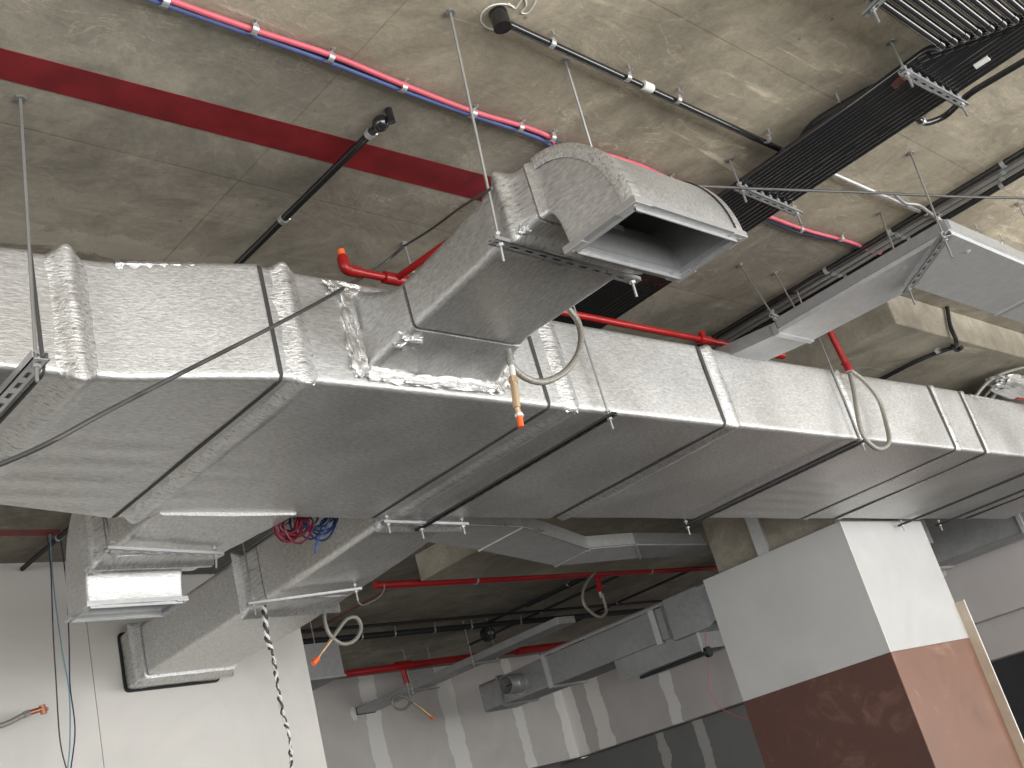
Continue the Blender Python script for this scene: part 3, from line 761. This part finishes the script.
# black pipe along X, top centre
a = Q(508, 24, 'Z', zc); yk = a.y
t = pipe_thing('conduit', 'black pipe with a round box on its end at top centre of the ceiling', 'conduit', [(a.x, yk, zc), (3.75, yk + .02, zc)], .012, BLACK,
               XL(yk, zc, (549, 38), (627, 78), (676, 97), (766, 138)), (1, 0, 0))
MB().tube([(a.x - .03, yk, HC), (a.x - .03, yk, HC - .012), (a.x - .03, yk, HC - .05), (a.x - .03, yk, HC - .056)], lambda t_: .027, 16).build('junction_box', BLACK, t, 60)
p = XL(yk, zc, (643, 84), (652, 88)); MB().tube([p[0] + V((0, .003, 0)), p[1] + V((0, .003, 0))], .016, 10).build('pipe_tag', WHITEP, t, 60)
# chalk ring and scrawl round the box
def chalk(name, label, pts):
    tag(MB().tube([V((p.x, p.y, HC - .001)) for p in pts], .0025, 5).build(name, CHALK), label, 'mark')
cc = Q(500, 17, 'Z', HC)
chalk('chalk_mark', 'chalk arc drawn on the ceiling around the round black box', [cc + V((.062 * math.cos(a_), .05 * math.sin(a_), 0)) for a_ in [1.2 + 3.7 * i / 24 for i in range(25)]])
chalk('chalk_mark', 'small chalk loops scrawled on the ceiling right of the round black box', spline([Q(x, y, 'Z', HC) for x, y in ((508, 3), (515, 8), (519, 3), (524, -2), (526, 6), (521, 12), (527, 13), (533, 6), (537, -3))], 5))
# black sleeve leaving the bundle and the parallel pipe right of it
pipe_thing('conduit', 'bent black sleeve bulging out from the left side of the conduit bundle', 'conduit', [Q(795, 152, 'Z', 2.05), Q(812, 125, 'Z', 2.05), Q(843, 106, 'Z', 2.05), Q(874, 88, 'Z', 2.05), Q(905, 78, 'Z', 2.04)], .018, BLACKM, [Q(844, 107, 'Z', 2.05)], (0.1, -1, 0))
pipe_thing('conduit', 'single black pipe parallel to and right of the conduit bundle', 'conduit', [Q(918, 119, 'Z', 2.06), Q(925, 124, 'Z', 2.055), Q(945, 117, 'Z', 2.06), Q(968, 94, 'Z', 2.06), Q(1060, 40, 'Z', 2.06)], .0125, BLACK, [Q(921, 121, 'Z', 2.06)], (1, 0, 0))
# grey thin conduit
def PZ(z, *pp): return [Q(x, y, 'Z', z) for x, y in pp]
yk = Q(870, 190, 'Z', 2.08).y
pipe_thing('conduit', 'thin grey steel conduit right of the bundle above the taut wire', 'conduit', [V((3.98, yk, 2.08)), V((Q(930, 218, 'Y', yk).x, yk, 2.08))], .008, GALV, XL(yk, 2.08, (903, 201)), (1, 0, 0))
P = PZ(2.06, (895, 195), (905, 203), (918, 205), (930, 213), (937, 218), (952, 226), (975, 233), (1000, 243), (1014, 250), (1030, 258))
pipe_thing('conduit', 'pale flexible conduit snaking over the top of the flat galvanised duct', 'conduit', spline(P, 4), .008, STEELW, [P[4], P[6], P[7]], (1, 0, 0), rr=.001)
# two pairs of pipes along Y at the right
for i, (x, lab, mt, rr) in enumerate(((4.83, 'upper black pipe of the parallel set at right above the flat duct', BLACK, .015), (4.90, 'grey steel pipe between two black ones above the flat duct', STEELW, .012),
                                  (4.96, 'thin grey steel pipe beside the lower black one above the flat duct', STEELW, .010), (5.03, 'lower black pipe of the parallel set at right above the flat duct', BLACK, .015))):
    t = pipe_thing('conduit', lab, 'conduit', [(x, -.5, 2.075), (x, 3.6, 2.075)], rr, mt, [V((x, q, 2.075)) for q in (1.10 + .03 * i, 1.66, 2.02)], (0, 1, 0))
# pink and blue flexible conduits, with clips
zp = 2.085
yk = Q(350, 67, 'Z', zp).y
pp = [(100, -25), (165, 0), (250, 31), (330, 58), (402, 86), (470, 112), (520, 128), (549, 139)]
def lane(off, pts, z, jit=.003): 
    out = []
    for i, (x, y) in enumerate(pts):
        p = Q(x, y, 'Z', z); out.append(V((p.x, p.y + off + jit * math.sin(i * 1.9 + off * 90), z)))
    return out
tp = thing('flexible_conduit', 'pink flexible conduit running along the ceiling past the elbow', 'conduit', lane(0, pp, zp)[0])
P = lane(-.008, pp, zp) + [Q(553, 147, 'Z', zp), Q(562, 147, 'Z', zp - .01), Q(585, 149, 'Z', zp)] + lane(-.008, [(640, 168), (690, 190), (740, 207), (800, 230), (850, 243), (870, 252), (893, 256)], zp)
MB().tube(spline(P, 5), .0085, 8).build('pipe', PINK, tp, 60)
for q in ((164, 1), (253, 29), (329, 57), (402, 87), (472, 113), (519, 127), (551, 137), (625, 164), (669, 180), (800, 229), (840, 238)):
    c = Q(*q, 'Z', zp); clamp(V((c.x, c.y, zp)), (1, .02, 0), .013, tp)
tb = thing('flexible_conduit', 'blue flexible conduit beside the pink one, dropping behind the branch duct', 'conduit', lane(.012, pp, zp)[0])
P = lane(.012, pp, zp) + [Q(551, 150, 'Z', zp), Q(540, 160, 'Z', zp), Q(500, 195, 'Z', zp), Q(470, 224, 'Z', 2.02), Q(462, 233, 'Z', 1.9)]
MB().tube(spline(P, 5), .0085, 8).build('pipe', BLUE, tb, 60)
tn = thing('flexible_conduit', 'navy flexible conduit pressed against the pink one right of the elbow', 'conduit', lane(.01, pp, zp)[0])
P = lane(.003, pp, zp + .004)[:] + lane(.010, [(600, 155), (640, 168), (690, 190), (740, 207), (800, 230), (850, 243), (870, 252), (888, 256)], zp, .005)
MB().tube(spline(P, 5), .007, 8).build('pipe', NAVY, tn, 60)

# ================================================================= RED SPRINKLER PIPES AND HOSES
ZR = 1.82; YR = 2.42; rp = .0145
t = thing('sprinkler_pipe', 'bright red sprinkler pipe running behind the branch duct, orange plug on its left end', 'pipe', (2.1, YR, ZR))
q0 = Q(347, 277, 'Y', YR)
MB().tube(bend([(q0.x, YR, ZR + .055), (q0.x, YR, ZR), (Q(783, 361, 'Y', YR).x, YR, ZR)], .045, 8), rp, 14).build('pipe', REDP, t, 60)
MB().tube(bend([(q0.x, YR, ZR + .045), (q0.x, YR, ZR), (q0.x + .06, YR, ZR)], .04, 8), rp + .005, 14).build('elbow_fitting', REDP, t, 60)
MB().tube([(q0.x, YR, ZR + .045), (q0.x, YR, ZR + .075)], .013, 10).build('plug', ORANGE, t, 60)
xb = Q(394, 275, 'Y', YR).x
xe_ = Q(468, 228, 'Z', ZR)
MB().tube([(xb, YR, ZR), xe_], rp - .002, 12).build('branch_pipe', REDP, t, 60)
MB().tube([(xb - .05, YR, ZR), (xb + .05, YR, ZR)], rp + .007, 14).build('tee_fitting', REDP, t, 60)
MB().tube([xe_ + V((-.003, .04, 0)), xe_ + V((0, -.03, 0))], rp + .005, 12).build('tee_fitting', REDP, t, 60)
xt = Q(705, 342, 'Y', YR).x
MB().tube([(xt - .04, YR, ZR), (xt + .04, YR, ZR)], rp + .007, 14).build('tee_fitting', REDP, t, 60)
MB().tube([(xt, YR, ZR - .01), (xt, YR, ZR + .04)], rp, 14).build('tee_outlet', REDP, t, 60)
xt2 = Q(780, 360, 'Y', YR).x
MB().tube([(xt2 - .04, YR, ZR), (xt2 + .04, YR, ZR)], rp + .007, 14).build('tee_fitting', REDP, t, 60)
yD = 2.25
d0, d1 = Q(828, 328, 'Y', yD), Q(849, 370, 'Y', yD)
du = (d0 - d1).normalized(); dt = d0 + du * .03
MB().tube(bend([(xt2 + .01, YR, ZR), (xt2 + .01, YR, dt.z), dt, d1], .03), rp + .002, 14).build('drop_pipe', REDP, t, 60)
MB().tube([d1 + V((-.002, 0, .04)), d1 + V((0, 0, -.005))], rp + .006, 14).build('drop_socket', REDP, t, 60)
def hose(label, pts, r, root_loc=None, tips=()):
    t = thing('sprinkler_hose', label, 'hose', pts[0], None)
    MB().tube(spline(pts, 8), r, 10).build('braided_hose', HOSE, t, 60)
    for nm, a, b_, rr, mt in tips:
        a, b_ = V(a), V(b_)
        MB().tube([a, b_], rr, 10 if nm != 'hex_nut' else 6).build(nm, mt, t, 60 if nm != 'hex_nut' else 0)
    return t
def PY(y, *pp): return [Q(px, py, 'Y', y) for px, py in pp]
yh = 2.12
P = PY(yh, (568, 308), (578, 322), (581, 340), (576, 358), (562, 374), (542, 382), (524, 377), (511, 364), (509, 352))
tips = []
c = PY(yh, (508, 350), (511, 361), (513, 377), (513.5, 383), (517, 408), (519, 414), (519.5, 417), (521, 427))
tips = [('ferrule', c[0], c[1], .012, STEELW), ('nipple', c[1], c[2], .010, WHITEP), ('hex_nut', c[2], c[3], .015, BRASS), ('brass_barrel', c[3], c[4], .012, BRASS), ('nipple', c[4], c[5], .009, BRASS), ('hex_nut', c[5], c[6], .014, WHITEP), ('cap', c[6], c[7], .010, ORANGE)]
hose('steel hose looping below the branch duct, brass sprinkler tip with orange cap', P, .0115, None, tips)
P = PY(yD, (850, 374), (854, 392), (857, 412), (861, 430), (869, 443), (880, 449), (889, 442), (889, 420), (882, 398), (868, 380), (853, 368), (846, 362))
P = [p + V((0, .02 * (i > 6), 0)) for i, p in enumerate(P)]
hose('steel hose hanging in a long loop over the main duct from the red drop', P, .0118)
# far hoses
P = [Q(323, 600, 'Y', 5.2) + V((0, 0, .3))] + PY(5.2, (323, 600), (325, 622), (331, 636), (343, 644), (355, 640), (361, 628), (357, 618), (347, 619), (338, 630), (331, 640))
c = PY(5.2, (331, 640), (322, 652), (318, 658), (313, 664))
hr_ = hose('steel hose loop beside the white wall edge with red tip', P, .012, None, [('brass_barrel', c[0], c[1], .010, BRASS), ('nipple', c[1], c[2], .007, BRASS), ('cap', c[2], c[3], .016, ORANGE)])
MB().tube([P[0], V((P[0].x, P[0].y, HC))], .014, 10).build('riser_pipe', REDD, hr_, 60)
yq = 8.96
P = PY(yq, (407, 683), (409, 694), (410, 703), (404, 709), (396, 708), (392, 701), (396, 696), (405, 697), (413, 703))
c = PY(yq, (413, 703), (419, 707), (423, 711), (430, 716), (433, 718))
hose('small steel hose under the farthest red pipe with brass tip', P, .014, None, [('nipple', c[0], c[1], .012, BRASS), ('brass_barrel', c[1], c[3], .018, BRASS), ('cap', c[3], c[4], .02, ORANGE)])
P = PY(6.15, (602, 594), (605, 604), (606, 612), (600, 617), (592, 613), (584, 604), (583, 592), (588, 580), (595, 572))
hose('steel hose hooking below the middle red pipe behind the main duct', P, .013)
P = PY(6.15, (384, 584), (384, 590), (379, 597), (373, 601), (362, 605), (357, 598), (358, 590))
hose('dark thin hose loop under the near end of the middle red pipe', P, .006)
zz = 1.9
t = thing('sprinkler_pipe', 'dark red sprinkler pipe seen below the rear edge of the main duct', 'pipe', (5, 6.18, zz))
a = Q(372, 587, 'Z', zz); b_ = Q(722, 567, 'Z', zz); yk = 6.18
MB().tube([(a.x, yk, zz), (9.7, yk, zz)], .028, 14).build('pipe', REDD, t, 60)
c = PY(yk, (597, 572), (600, 592)); MB().tube([c[0], c[1]], .024, 12).build('drop_pipe', REDD, t, 60)
MB().tube(XL(yk, zz, (590, 575), (604, 574)), .038, 12).build('tee_fitting', REDD, t, 60)
MB().tube([c[1], c[1] + V((0, 0, -.05))], .014, 10).build('nipple', ZINC, t, 60)
for q in ((476, 582), (650, 571)):
    p = XL(yk, zz, q)[0]; clamp(p, (1, 0, 0), .03, t)
t = thing('sprinkler_pipe', 'farthest red sprinkler pipe along the top of the back wall', 'pipe', (7, 9.0, zz))
yk = 9.0
MB().tube([Q(346, 674, 'Y', yk), V((Q(486, 655, 'Y', yk).x, yk, 1.905))], .036, 14).build('pipe', REDD, t, 60)
MB().tube([V((Q(516, 651, 'Y', yk).x, yk, 1.905)), V((10.9, yk, 1.91))], .045, 14).build('pipe', REDD, t, 60)
MB().tube([V((Q(486, 655, 'Y', yk).x, yk + .0, 1.907)), V((Q(516, 651, 'Y', yk).x, yk, 1.907))], .03, 14).build('pipe', REDD, t, 60)
c = PY(yk, (403, 670), (407, 684)); MB().tube([c[0], c[1]], .030, 12).build('drop_pipe', REDD, t, 60)
MB().tube(XL(yk, 1.9, (396, 668), (411, 666)), .046, 12).build('tee_fitting', REDD, t, 60)

# ================================================================= THINGS BEHIND / BELOW THE MAIN DUCT
zz = 2.04
t = pipe_thing('conduit', 'far black pipe along the ceiling behind the looping hose by the white wall', 'conduit', [(5.0, 8.2, zz), (11, 8.2, zz)], .028, BLACKM, XL(8.2, zz, (360, 633), (393, 630), (433, 628), (470, 625), (520, 624)), (1, 0, 0))
pipe_thing('conduit', 'thinner far black pipe just above the other along the dark ceiling', 'conduit', [(5.6, 7.9, 2.06), (10.8, 7.9, 2.06)], .014, BLACKM)
for i, (a, b_) in enumerate((((480, 640), (735, 545)), ((500, 617), (600, 560)), ((540, 600), (720, 530)), ((556, 630), (745, 575)))):
    p = Q(*a, 'Z', 2.06)
    pipe_thing('conduit', ['thin black pipe on the dark ceiling left of the far round box', 'short black pipe on the dark ceiling above the middle red pipe', 'black pipe on the dark ceiling right of the hooked hose', 'black pipe on the dark ceiling just above the far plain duct'][i], 'conduit', [(p.x, p.y + .2, 2.06), (p.x, 6.16, 2.06)], .014, BLACKM, [V((p.x, p.y - 1, 2.06))], (0, 1, 0))
a = Q(488, 620, 'Z', HC)
t = thing('junction_box', 'round dark junction box hanging from the ceiling near the back wall', 'box', a)
MB().tube([a, a - V((0, 0, .12))], .012, 8).build('stem', BLACKM, t, 60)
c = Q(488, 634, 'Y', a.y); MB().tube([c + V((0, -.04, 0)), c + V((0, -.03, 0)), c + V((0, .03, 0)), c + V((0, .04, 0))], .075, 16).build('box', BLACKM, t, 60)
for s_ in (-1, 1): MB().tube([c + V((s_ * .025, -.046, 0)), c + V((s_ * .025, -.04, 0))], .016, 10).build('knockout', GALVD, t, 60)
# black pipe lower left
zz = 2.06
pipe_thing('conduit', 'black pipe on the ceiling at lower left behind the main duct', 'conduit', [(2.55, 3.6, zz), (2.55, 6.04, zz)], .014, BLACKM, [V((2.55, 5.55, zz))], (0, 1, 0))
# jogging flat galvanised duct
jd = thing('flat_galvanised_duct', 'flat galvanised duct jogging sideways just below the rear of the main duct', 'air duct', (5, 4.4, 1.6))
near = [(430, 524), (523, 527), (589, 549), (636, 545), (712, 541)]; far_ = [(415, 540), (480, 550), (556, 566), (640, 558), (712, 556)]
zj = 1.60
Nn = [Q(*p, 'Z', zj) for p in near]; Fn = [Q(*p, 'Z', zj) for p in far_]
Nn[-1] = V((7.0, 4.50, zj)) + V((0.0, .12, 0)); Fn[-1] = V((7.4, 4.9, zj))
for k in range(4):
    a, b_, c, d = Nn[k], Nn[k + 1], Fn[k + 1], Fn[k]
    prism([(a.x, a.y), (b_.x, b_.y), (c.x, c.y), (d.x, d.y)], zj, zj + .09).build('duct_section', GALVD if k == 3 else GALV, jd, 0)
    dd = (b_ - a).normalized()
    if k < 3:
        s_ = (c - b_).normalized(); b2 = MB().tube([b_ - s_ * .01 + V((0, 0, .0)), c + s_ * .01], .009, 6); b2.build('joint_cleat', ZINC, jd, 0)
    MB().tube([a - V((0, .004, -.002)), b_ - V((0, .004, -.002))], .007, 6).build('folded_edge', ZINC, jd, 0)
for px, py in ((507, 524), (541, 530), (588, 551), (636, 545)):
    p = Q(px, py, 'Z', zj - .004); nut(p, V((0, 0, 1)), .02, .014).build('bolt', ZINC, jd, 0)
# far plain duct toward the right
fd = thing('plain_sheet_duct', 'far bare sheet-metal duct with round collar near its open end by the back wall', 'air duct', (9.2, 7, Z0))
fx0, fx1, fz1 = 8.88, 9.42, 1.66
def fring(y, off, r=.01, z0=Z0): return rect_ring(lambda a, b: V((a, y, b)), fx0 - off, fx1 + off, z0 - off, fz1 + off, r, 6, 4)
MB().rings([fring(9.36, 0, .04), fring(9.05, 0, .04)], True, True).build('insulated_end', GALVD, fd, 50)
MB().rings([fring(9.05, .012), fring(9.02, .012)]).build('joint_flange', GALVD, fd, 0)
MB().rings([fring(9.02, -.01), fring(8.3, 0)], True, True).build('duct_section', GALVD, fd, 40)
MB().rings([fring(8.30, .02), fring(8.24, .02)]).build('joint_flange', GALV, fd, 0)
MB().rings([fring(8.24, 0), fring(6.75, 0)]).build('duct_section', GALVD, fd, 0)
MB().rings([fring(6.75, .025), fring(6.68, .025)]).build('joint_flange', GALV, fd, 0)
MB().rings([fring(6.68, .0), fring(6.60, .0), fring(6.52, .045), fring(6.10, .045), fring(6.02, .0), fring(6.0, 0)]).build('duct_section', GALVD, fd, 0)
MB().rings([fring(6.0, .03), fring(5.9, .03)]).build('joint_flange', GALV, fd, 0)
MB().rings([fring(5.9, .0), fring(5.84, .0), fring(5.76, .05), fring(5.42, .05), fring(5.34, 0), fring(5.3, 0)]).build('duct_section', GALVD, fd, 0)
MB().rings([fring(5.3, .025), fring(5.22, .025)]).build('joint_flange', GALV, fd, 0)
MB().rings([fring(5.22, .0), fring(4.0, 0)]).build('duct_section', GALVD, fd, 0)
MB().tube([(fx0 - .02, 8.3, fz1 + .02), (fx0 - .02, 4.2, fz1 + .02)], .02, 6).build('edge_angle', GALV, fd, 0)
c = Q(506, 686, 'X', fx0 - .30)
cen = V((fx0, c.y, c.z))
cen = Q(520, 683, 'X', fx0)
def collar(c, r, L, n=24):
    R = []
    for x, k in ((0.01, 1.18), (-.005, 1.18), (-.006, 1), (-L * .45, 1), (-L * .5, 1.06), (-L * .55, 1), (-L, 1), (-L, .94), (-L * .2, .94), (-.0, .94)):
        R.append([c + V((x, r * k * math.cos(a_), r * k * math.sin(a_))) for a_ in [2 * math.pi * i / n for i in range(n)]])
    b = MB(); b.rings(R, False, True); return b
collar(cen, .105, .22).build('round_collar', ZINC, fd, 40)
MB().tube([cen + V((-.12, -.10, 0)), cen + V((-.12, .10, 0))], .008, 6).build('damper_spindle', DARKM, fd)
# plenum box hanging below
pb_ = thing('plenum_box', 'open sheet-metal box hanging below the far plain duct', 'air duct', (8.9, 6.5, 1.1))
a = Q(620, 681, 'X', 8.90); b_ = Q(706, 657, 'X', 8.90); c = V((0, 0, Z0 + .004))
zb2 = a.z
MB().box((8.90, b_.y, zb2), (8.906, a.y, c.z)).build('side_panel', GALVD, pb_, 0)
MB().box((9.40, b_.y, zb2), (9.406, a.y, c.z)).build('side_panel', GALVD, pb_, 0)
MB().box((8.906, a.y - .006, zb2), (9.40, a.y, c.z)).build('end_panel', GALVD, pb_, 0)
MB().box((8.906, b_.y, zb2), (9.40, b_.y + .006, c.z)).build('end_panel', GALVD, pb_, 0)
MB().box((8.906, b_.y + .006, c.z - .006), (9.40, a.y - .006, c.z)).build('top_panel', GALVD, pb_, 0)
MB().box((8.885, b_.y, zb2 - .006), (8.925, a.y, zb2)).box((9.38, b_.y, zb2 - .006), (9.42, a.y, zb2)).build('mouth_flange', ZINC, pb_, 0)
MB().tube([(8.86, a.y - .3, zb2 - .045), (8.86, b_.y - .05, zb2 - .045)], .018, 8).build('support_rail', DARKM, pb_, 60)
MB().tube([(8.86, b_.y - .05, zb2 - .045), (8.86, b_.y - .09, zb2 - .045)], .05, 12).build('rail_end', DARKM, pb_, 60)
MB().box((8.85, b_.y - .03, zb2 - .05), (8.87, b_.y - .01, zb2 + .25)).build('bracket', GALV, pb_, 0)
# tray / flat duct along Y ending at the back wall
xz = Q(360, 714, 'Y', 10.24); 
t = thing('flat_galvanised_duct', 'narrow dark flat duct running to the back wall under the farthest red pipe', 'air duct', (xz.x, 8, xz.z))
MB().box((xz.x - .03, 7.0, xz.z), (xz.x + .22, 10.25, xz.z + .07), .004).build('duct_section', GALVD, t, 0)
MB().box((xz.x - .035, 10.24, xz.z - .008), (xz.x + .225, 10.259, xz.z + .078), .004).build('wall_collar', DARKM, t, 0)
for yy_ in (9.2, 8.2):
    trapeze('channel hanger %s the dark flat duct near the back wall' % ('at the far end of' if yy_ > 9 else 'midway along'), (V((xz.x - .07, yy_, xz.z - .03)), V((xz.x + .27, yy_, xz.z - .03))), (V((xz.x - .07, yy_, HC)), V((xz.x + .27, yy_, HC))), .03, None, .03, 'trapeze_hanger', GALVD)
# galvanised box end right of the white wall
ye = 7.4
a, b_, c = Q(312, 679, 'Y', ye), Q(345, 675, 'Y', ye), Q(338, 641, 'Y', ye)
t = thing('sheet_metal_box', 'small galvanised duct end beside the edge of the white wall', 'air duct', (a.x, ye, a.z))
MB().box((a.x - .5, ye, b_.z), (b_.x, ye + 1.2, c.z), .003).build('duct_section', GALVD, t, 0)
for q in (.25, .9): rod_mesh(V((b_.x - .05, ye + q, c.z)), V((b_.x - .05, ye + q, HC))).build('threaded_rod', STEELW, t)
MB().box((a.x - .5, ye - .012, b_.z - .012), (b_.x + .006, ye - .001, b_.z + .004)).build('folded_edge', ZINC, t, 0)
# duct on the right wall seen past the column
t = thing('plain_sheet_duct', 'dark sheet-metal duct low behind the main duct right of the column', 'air duct', (10.7, 3, 1.3))
MB().box((10.55, -1.5, 1.31), (11.10, 4.66, 1.85), .004).build('duct_section', GALVD, t, 0)
MB().box((10.53, 3.62, 1.29), (11.12, 3.66, 1.87)).build('joint_flange', GALV, t, 0)
MB().box((10.53, 4.62, 1.29), (11.12, 4.66, 1.87)).build('joint_flange', GALV, t, 0)

# small junk above the main duct at far right: flexible ducts and bag
t = thing('flexible_duct', 'loose silver flexible hoses heaped on the main duct at right edge', 'hose', (6.9, 2.8, 1.78))
for pp_, r_ in ((((975, 397, 1.75), (986, 384, 1.81), (1004, 373, 1.86), (1045, 362, 1.872)), .012), (((983, 398, 1.76), (996, 385, 1.80), (1014, 378, 1.83), (1045, 374, 1.83)), .010), (((992, 398, 1.76), (1000, 388, 1.80), (1012, 384, 1.81), (1045, 382, 1.80)), .014)):
    MB().tube(spline([Q(x, y, 'Z', z) for x, y, z in pp_], 8), r_, 8).build('hose', HOSE, t, 60)
crumple(Q(1022, 388, 'Z', 1.80), .38, .07, .045, t, 5, .3, 'foil_sleeve', FOILW)
t2 = Q(1022, 397, 'Z', 1.775)
tag(MB().tube([t2 + V((-.12, 0, -.01)), t2 + V((.3, 0, .0))], .018, 12).build('red_hose', REDD), 'dark red pipe end lying among silver hoses at the right edge', 'pipe')
# black flexible conduit over the drop panel
P = [Q(938, 288, 'Y', c0.y - .02), Q(946, 303, 'Y', c0.y - .02), Q(950, 325, 'Y', c0.y - .02), Q(956, 340, 'Y', c0.y - .02), Q(955, 347, 'Z', zd - .02), Q(945, 350, 'Z', zd - .02), Q(915, 362, 'Z', zd - .02), Q(870, 385, 'Z', zd - .02)]
t = thing('flexible_conduit', 'black cable bending down the concrete drop panel and along its underside', 'conduit', P[0])
MB().tube(spline(P, 5), .0125, 8).build('cable', BLACKM, t, 60)
MB().tube(spline([Q(952, 346, 'Z', zd - .02), Q(957, 350, 'Z', zd - .03), Q(962, 347, 'Z', zd - .03)], 5), .013, 8).build('loose_end', BLACKM, t, 60)
for q in (Q(937, 350, 'Z', zd - .02),): clamp(q, (0, 1, 0), .017, t, zd)

# ================================================================= WIRES
def wire(label, pts, r, mat, name='wire', cat='wire', grp=None):
    o = MB().tube(spline(pts, 8), r, 6).build(name, mat, None, 60); return tag(o, label, cat, grp)
kn = Q(404, 246, 'Z', 2.04)
wire('dark slack wire swooping across the front of the main duct to the left edge', [kn, Q(380, 266, 'Z', 1.98), Q(330, 296, 'Y', 2.26), Q(270, 328, 'Y', 2.16), Q(215, 356, 'Y', 2.1), Q(160, 384, 'Y', 2.05), Q(100, 415, 'Y', 2.0), Q(60, 437, 'Y', 2.0), Q(25, 454, 'Y', 2.0), Q(-30, 476, 'Y', 2.0)], .0056, WIREM)
wire('short pale wire tied from ceiling rod to the branch duct hanger', [kn, Q(430, 230, 'Y', 2.3), Q(460, 208, 'Y', 1.95), Q(492, 188, 'Y', 1.56)], .0042, WIREM)
wire('taut pale wire stretching from the elbow to the right edge', [Q(655, 186, 'Z', 1.93), Q(700, 186, 'Z', 1.93), Q(762, 189, 'Z', 1.93), Q(860, 192, 'Z', 1.93), Q(940, 196, 'Z', 1.93), Q(1060, 199, 'Z', 1.93)], .0056, WIREM)
yw = 5.6
for i, (mt, pts, lab) in enumerate(((DKWIRE, ((42, 512), (50, 560), (53, 630), (56, 680), (60, 740), (68, 775)), 'dark thin wire hanging leftmost in front of the white wall'),
                                   (LBLUE, ((49, 512), (53, 580), (62, 650), (69, 690), (70, 740), (67, 775)), 'light blue wire hanging in front of the white wall, crossing its neighbour'),
                                   (NAVY, ((57, 515), (66, 580), (69, 640), (70, 685), (75, 730), (70, 775)), 'navy wire hanging rightmost in front of the white wall'))):
    wire(lab, [Q(x, y, 'Y', yw) for x, y in pts], .0035, mt)
wire('thin red wire dangling from the far duct beside the column', [Q(x, y, 'X', 8.875) for x, y in ((703, 600), (704, 620), (707, 655), (711, 690), (718, 706), (735, 715), (747, 719))], .004, PINK)
# striped cord hanging from the lower duct
t = thing('striped_cord', 'black and white twisted cord hanging in front of the white wall', 'cord', Q(264, 605, 'Y', 4.55))
Lp = [Q(x, y, 'Y', 4.60) for x, y in ((263, 601), (265, 618), (267, 638), (272, 652), (275, 668), (278, 690), (283, 715), (289, 735), (291, 760), (292, 775))]
S = spline(Lp, 12)
for nm, mt, ph in (('white_strand', WHITEP, 0), ('black_strand', DKWIRE, math.pi)):
    pts = []
    for i, p in enumerate(S):
        k_ = 1 if i < 34 else .35
        a_ = ph + i * (.75 if i < 34 else .16 + .05 * math.sin(i * .4))
        pts.append(p + V((.0075 * k_ * math.cos(a_) + (0 if i < 34 else .004 * math.sin(i * .9 + ph)), .0075 * math.sin(a_), 0)))
    MB().tube(pts, (lambda q: .0078 if q < .31 else .0035 + .0025 * abs(math.sin(q * 23))), 6).build(nm, mt, t, 60)
# cable coils
def coil(name, label, mat, cx, cy, n, sp, yk):
    rnd = random.Random(cx); mb = MB(); pts = []
    for i in range(n):
        ox, oy = rnd.uniform(-sp, sp), rnd.uniform(-4, 4); rw, rh = rnd.uniform(8, 19), rnd.uniform(10, 23)
        for k in range(14):
            a_ = 2 * math.pi * k / 14; pts.append(Q(cx + ox + rw * math.cos(a_), cy + oy + rh * math.sin(a_), 'Y', yk + .01 * math.sin(i + a_)))
    mb.tube(spline(pts, 3), .0045, 6); return tag(mb.build(name, mat, None, 60), label, 'cable')
coil('cable_coil', 'tangled red cable coil hanging below the rear edge of the main duct', simple('red cable', (.12, .005, .016), .45), 294, 522, 9, 14, 3.47)
coil('cable_coil', 'tangled navy blue cable coil hanging behind the red one', simple('blue cable', (.014, .028, .09), .45), 302, 518, 10, 20, 3.52)
wire('single blue cable end dropping from the cable tangle', [Q(x, y, 'Y', 3.5) for x, y in ((331, 516), (325, 530), (318, 540), (315, 553))], .0045, simple('mid blue cable', (.03, .08, .25), .45))
# armoured flex stub on the left wall
t = thing('flexible_conduit', 'short steel flex with copper connector sticking out of the white wall at left edge', 'conduit', Q(10, 720, 'Y', 5.9))
P = [Q(x, y, 'Y', 5.85) for x, y in ((-40, 722), (-5, 726), (8, 723), (20, 717), (26, 714))]
MB().tube(spline(P, 8), .014, 10).build('flex', HOSE, t, 60)
COPPER = simple('copper', (.45, .20, .12), .4, .7)
c = PY(5.85, (24, 715), (29, 713), (42, 709), (48, 709)); MB().tube([c[0], c[1]], .020, 6).build('hex_nut', ZINC, t, 0); MB().tube([c[1], c[2]], .014, 10).build('connector', COPPER, t, 60); MB().tube([c[2], c[3]], .009, 10).build('nipple', COPPER, t, 60)
MB().tube([Q(42, 705, 'Y', 5.85), Q(44, 714, 'Y', 5.85)], .016, 10).build('ring', COPPER, t, 60)
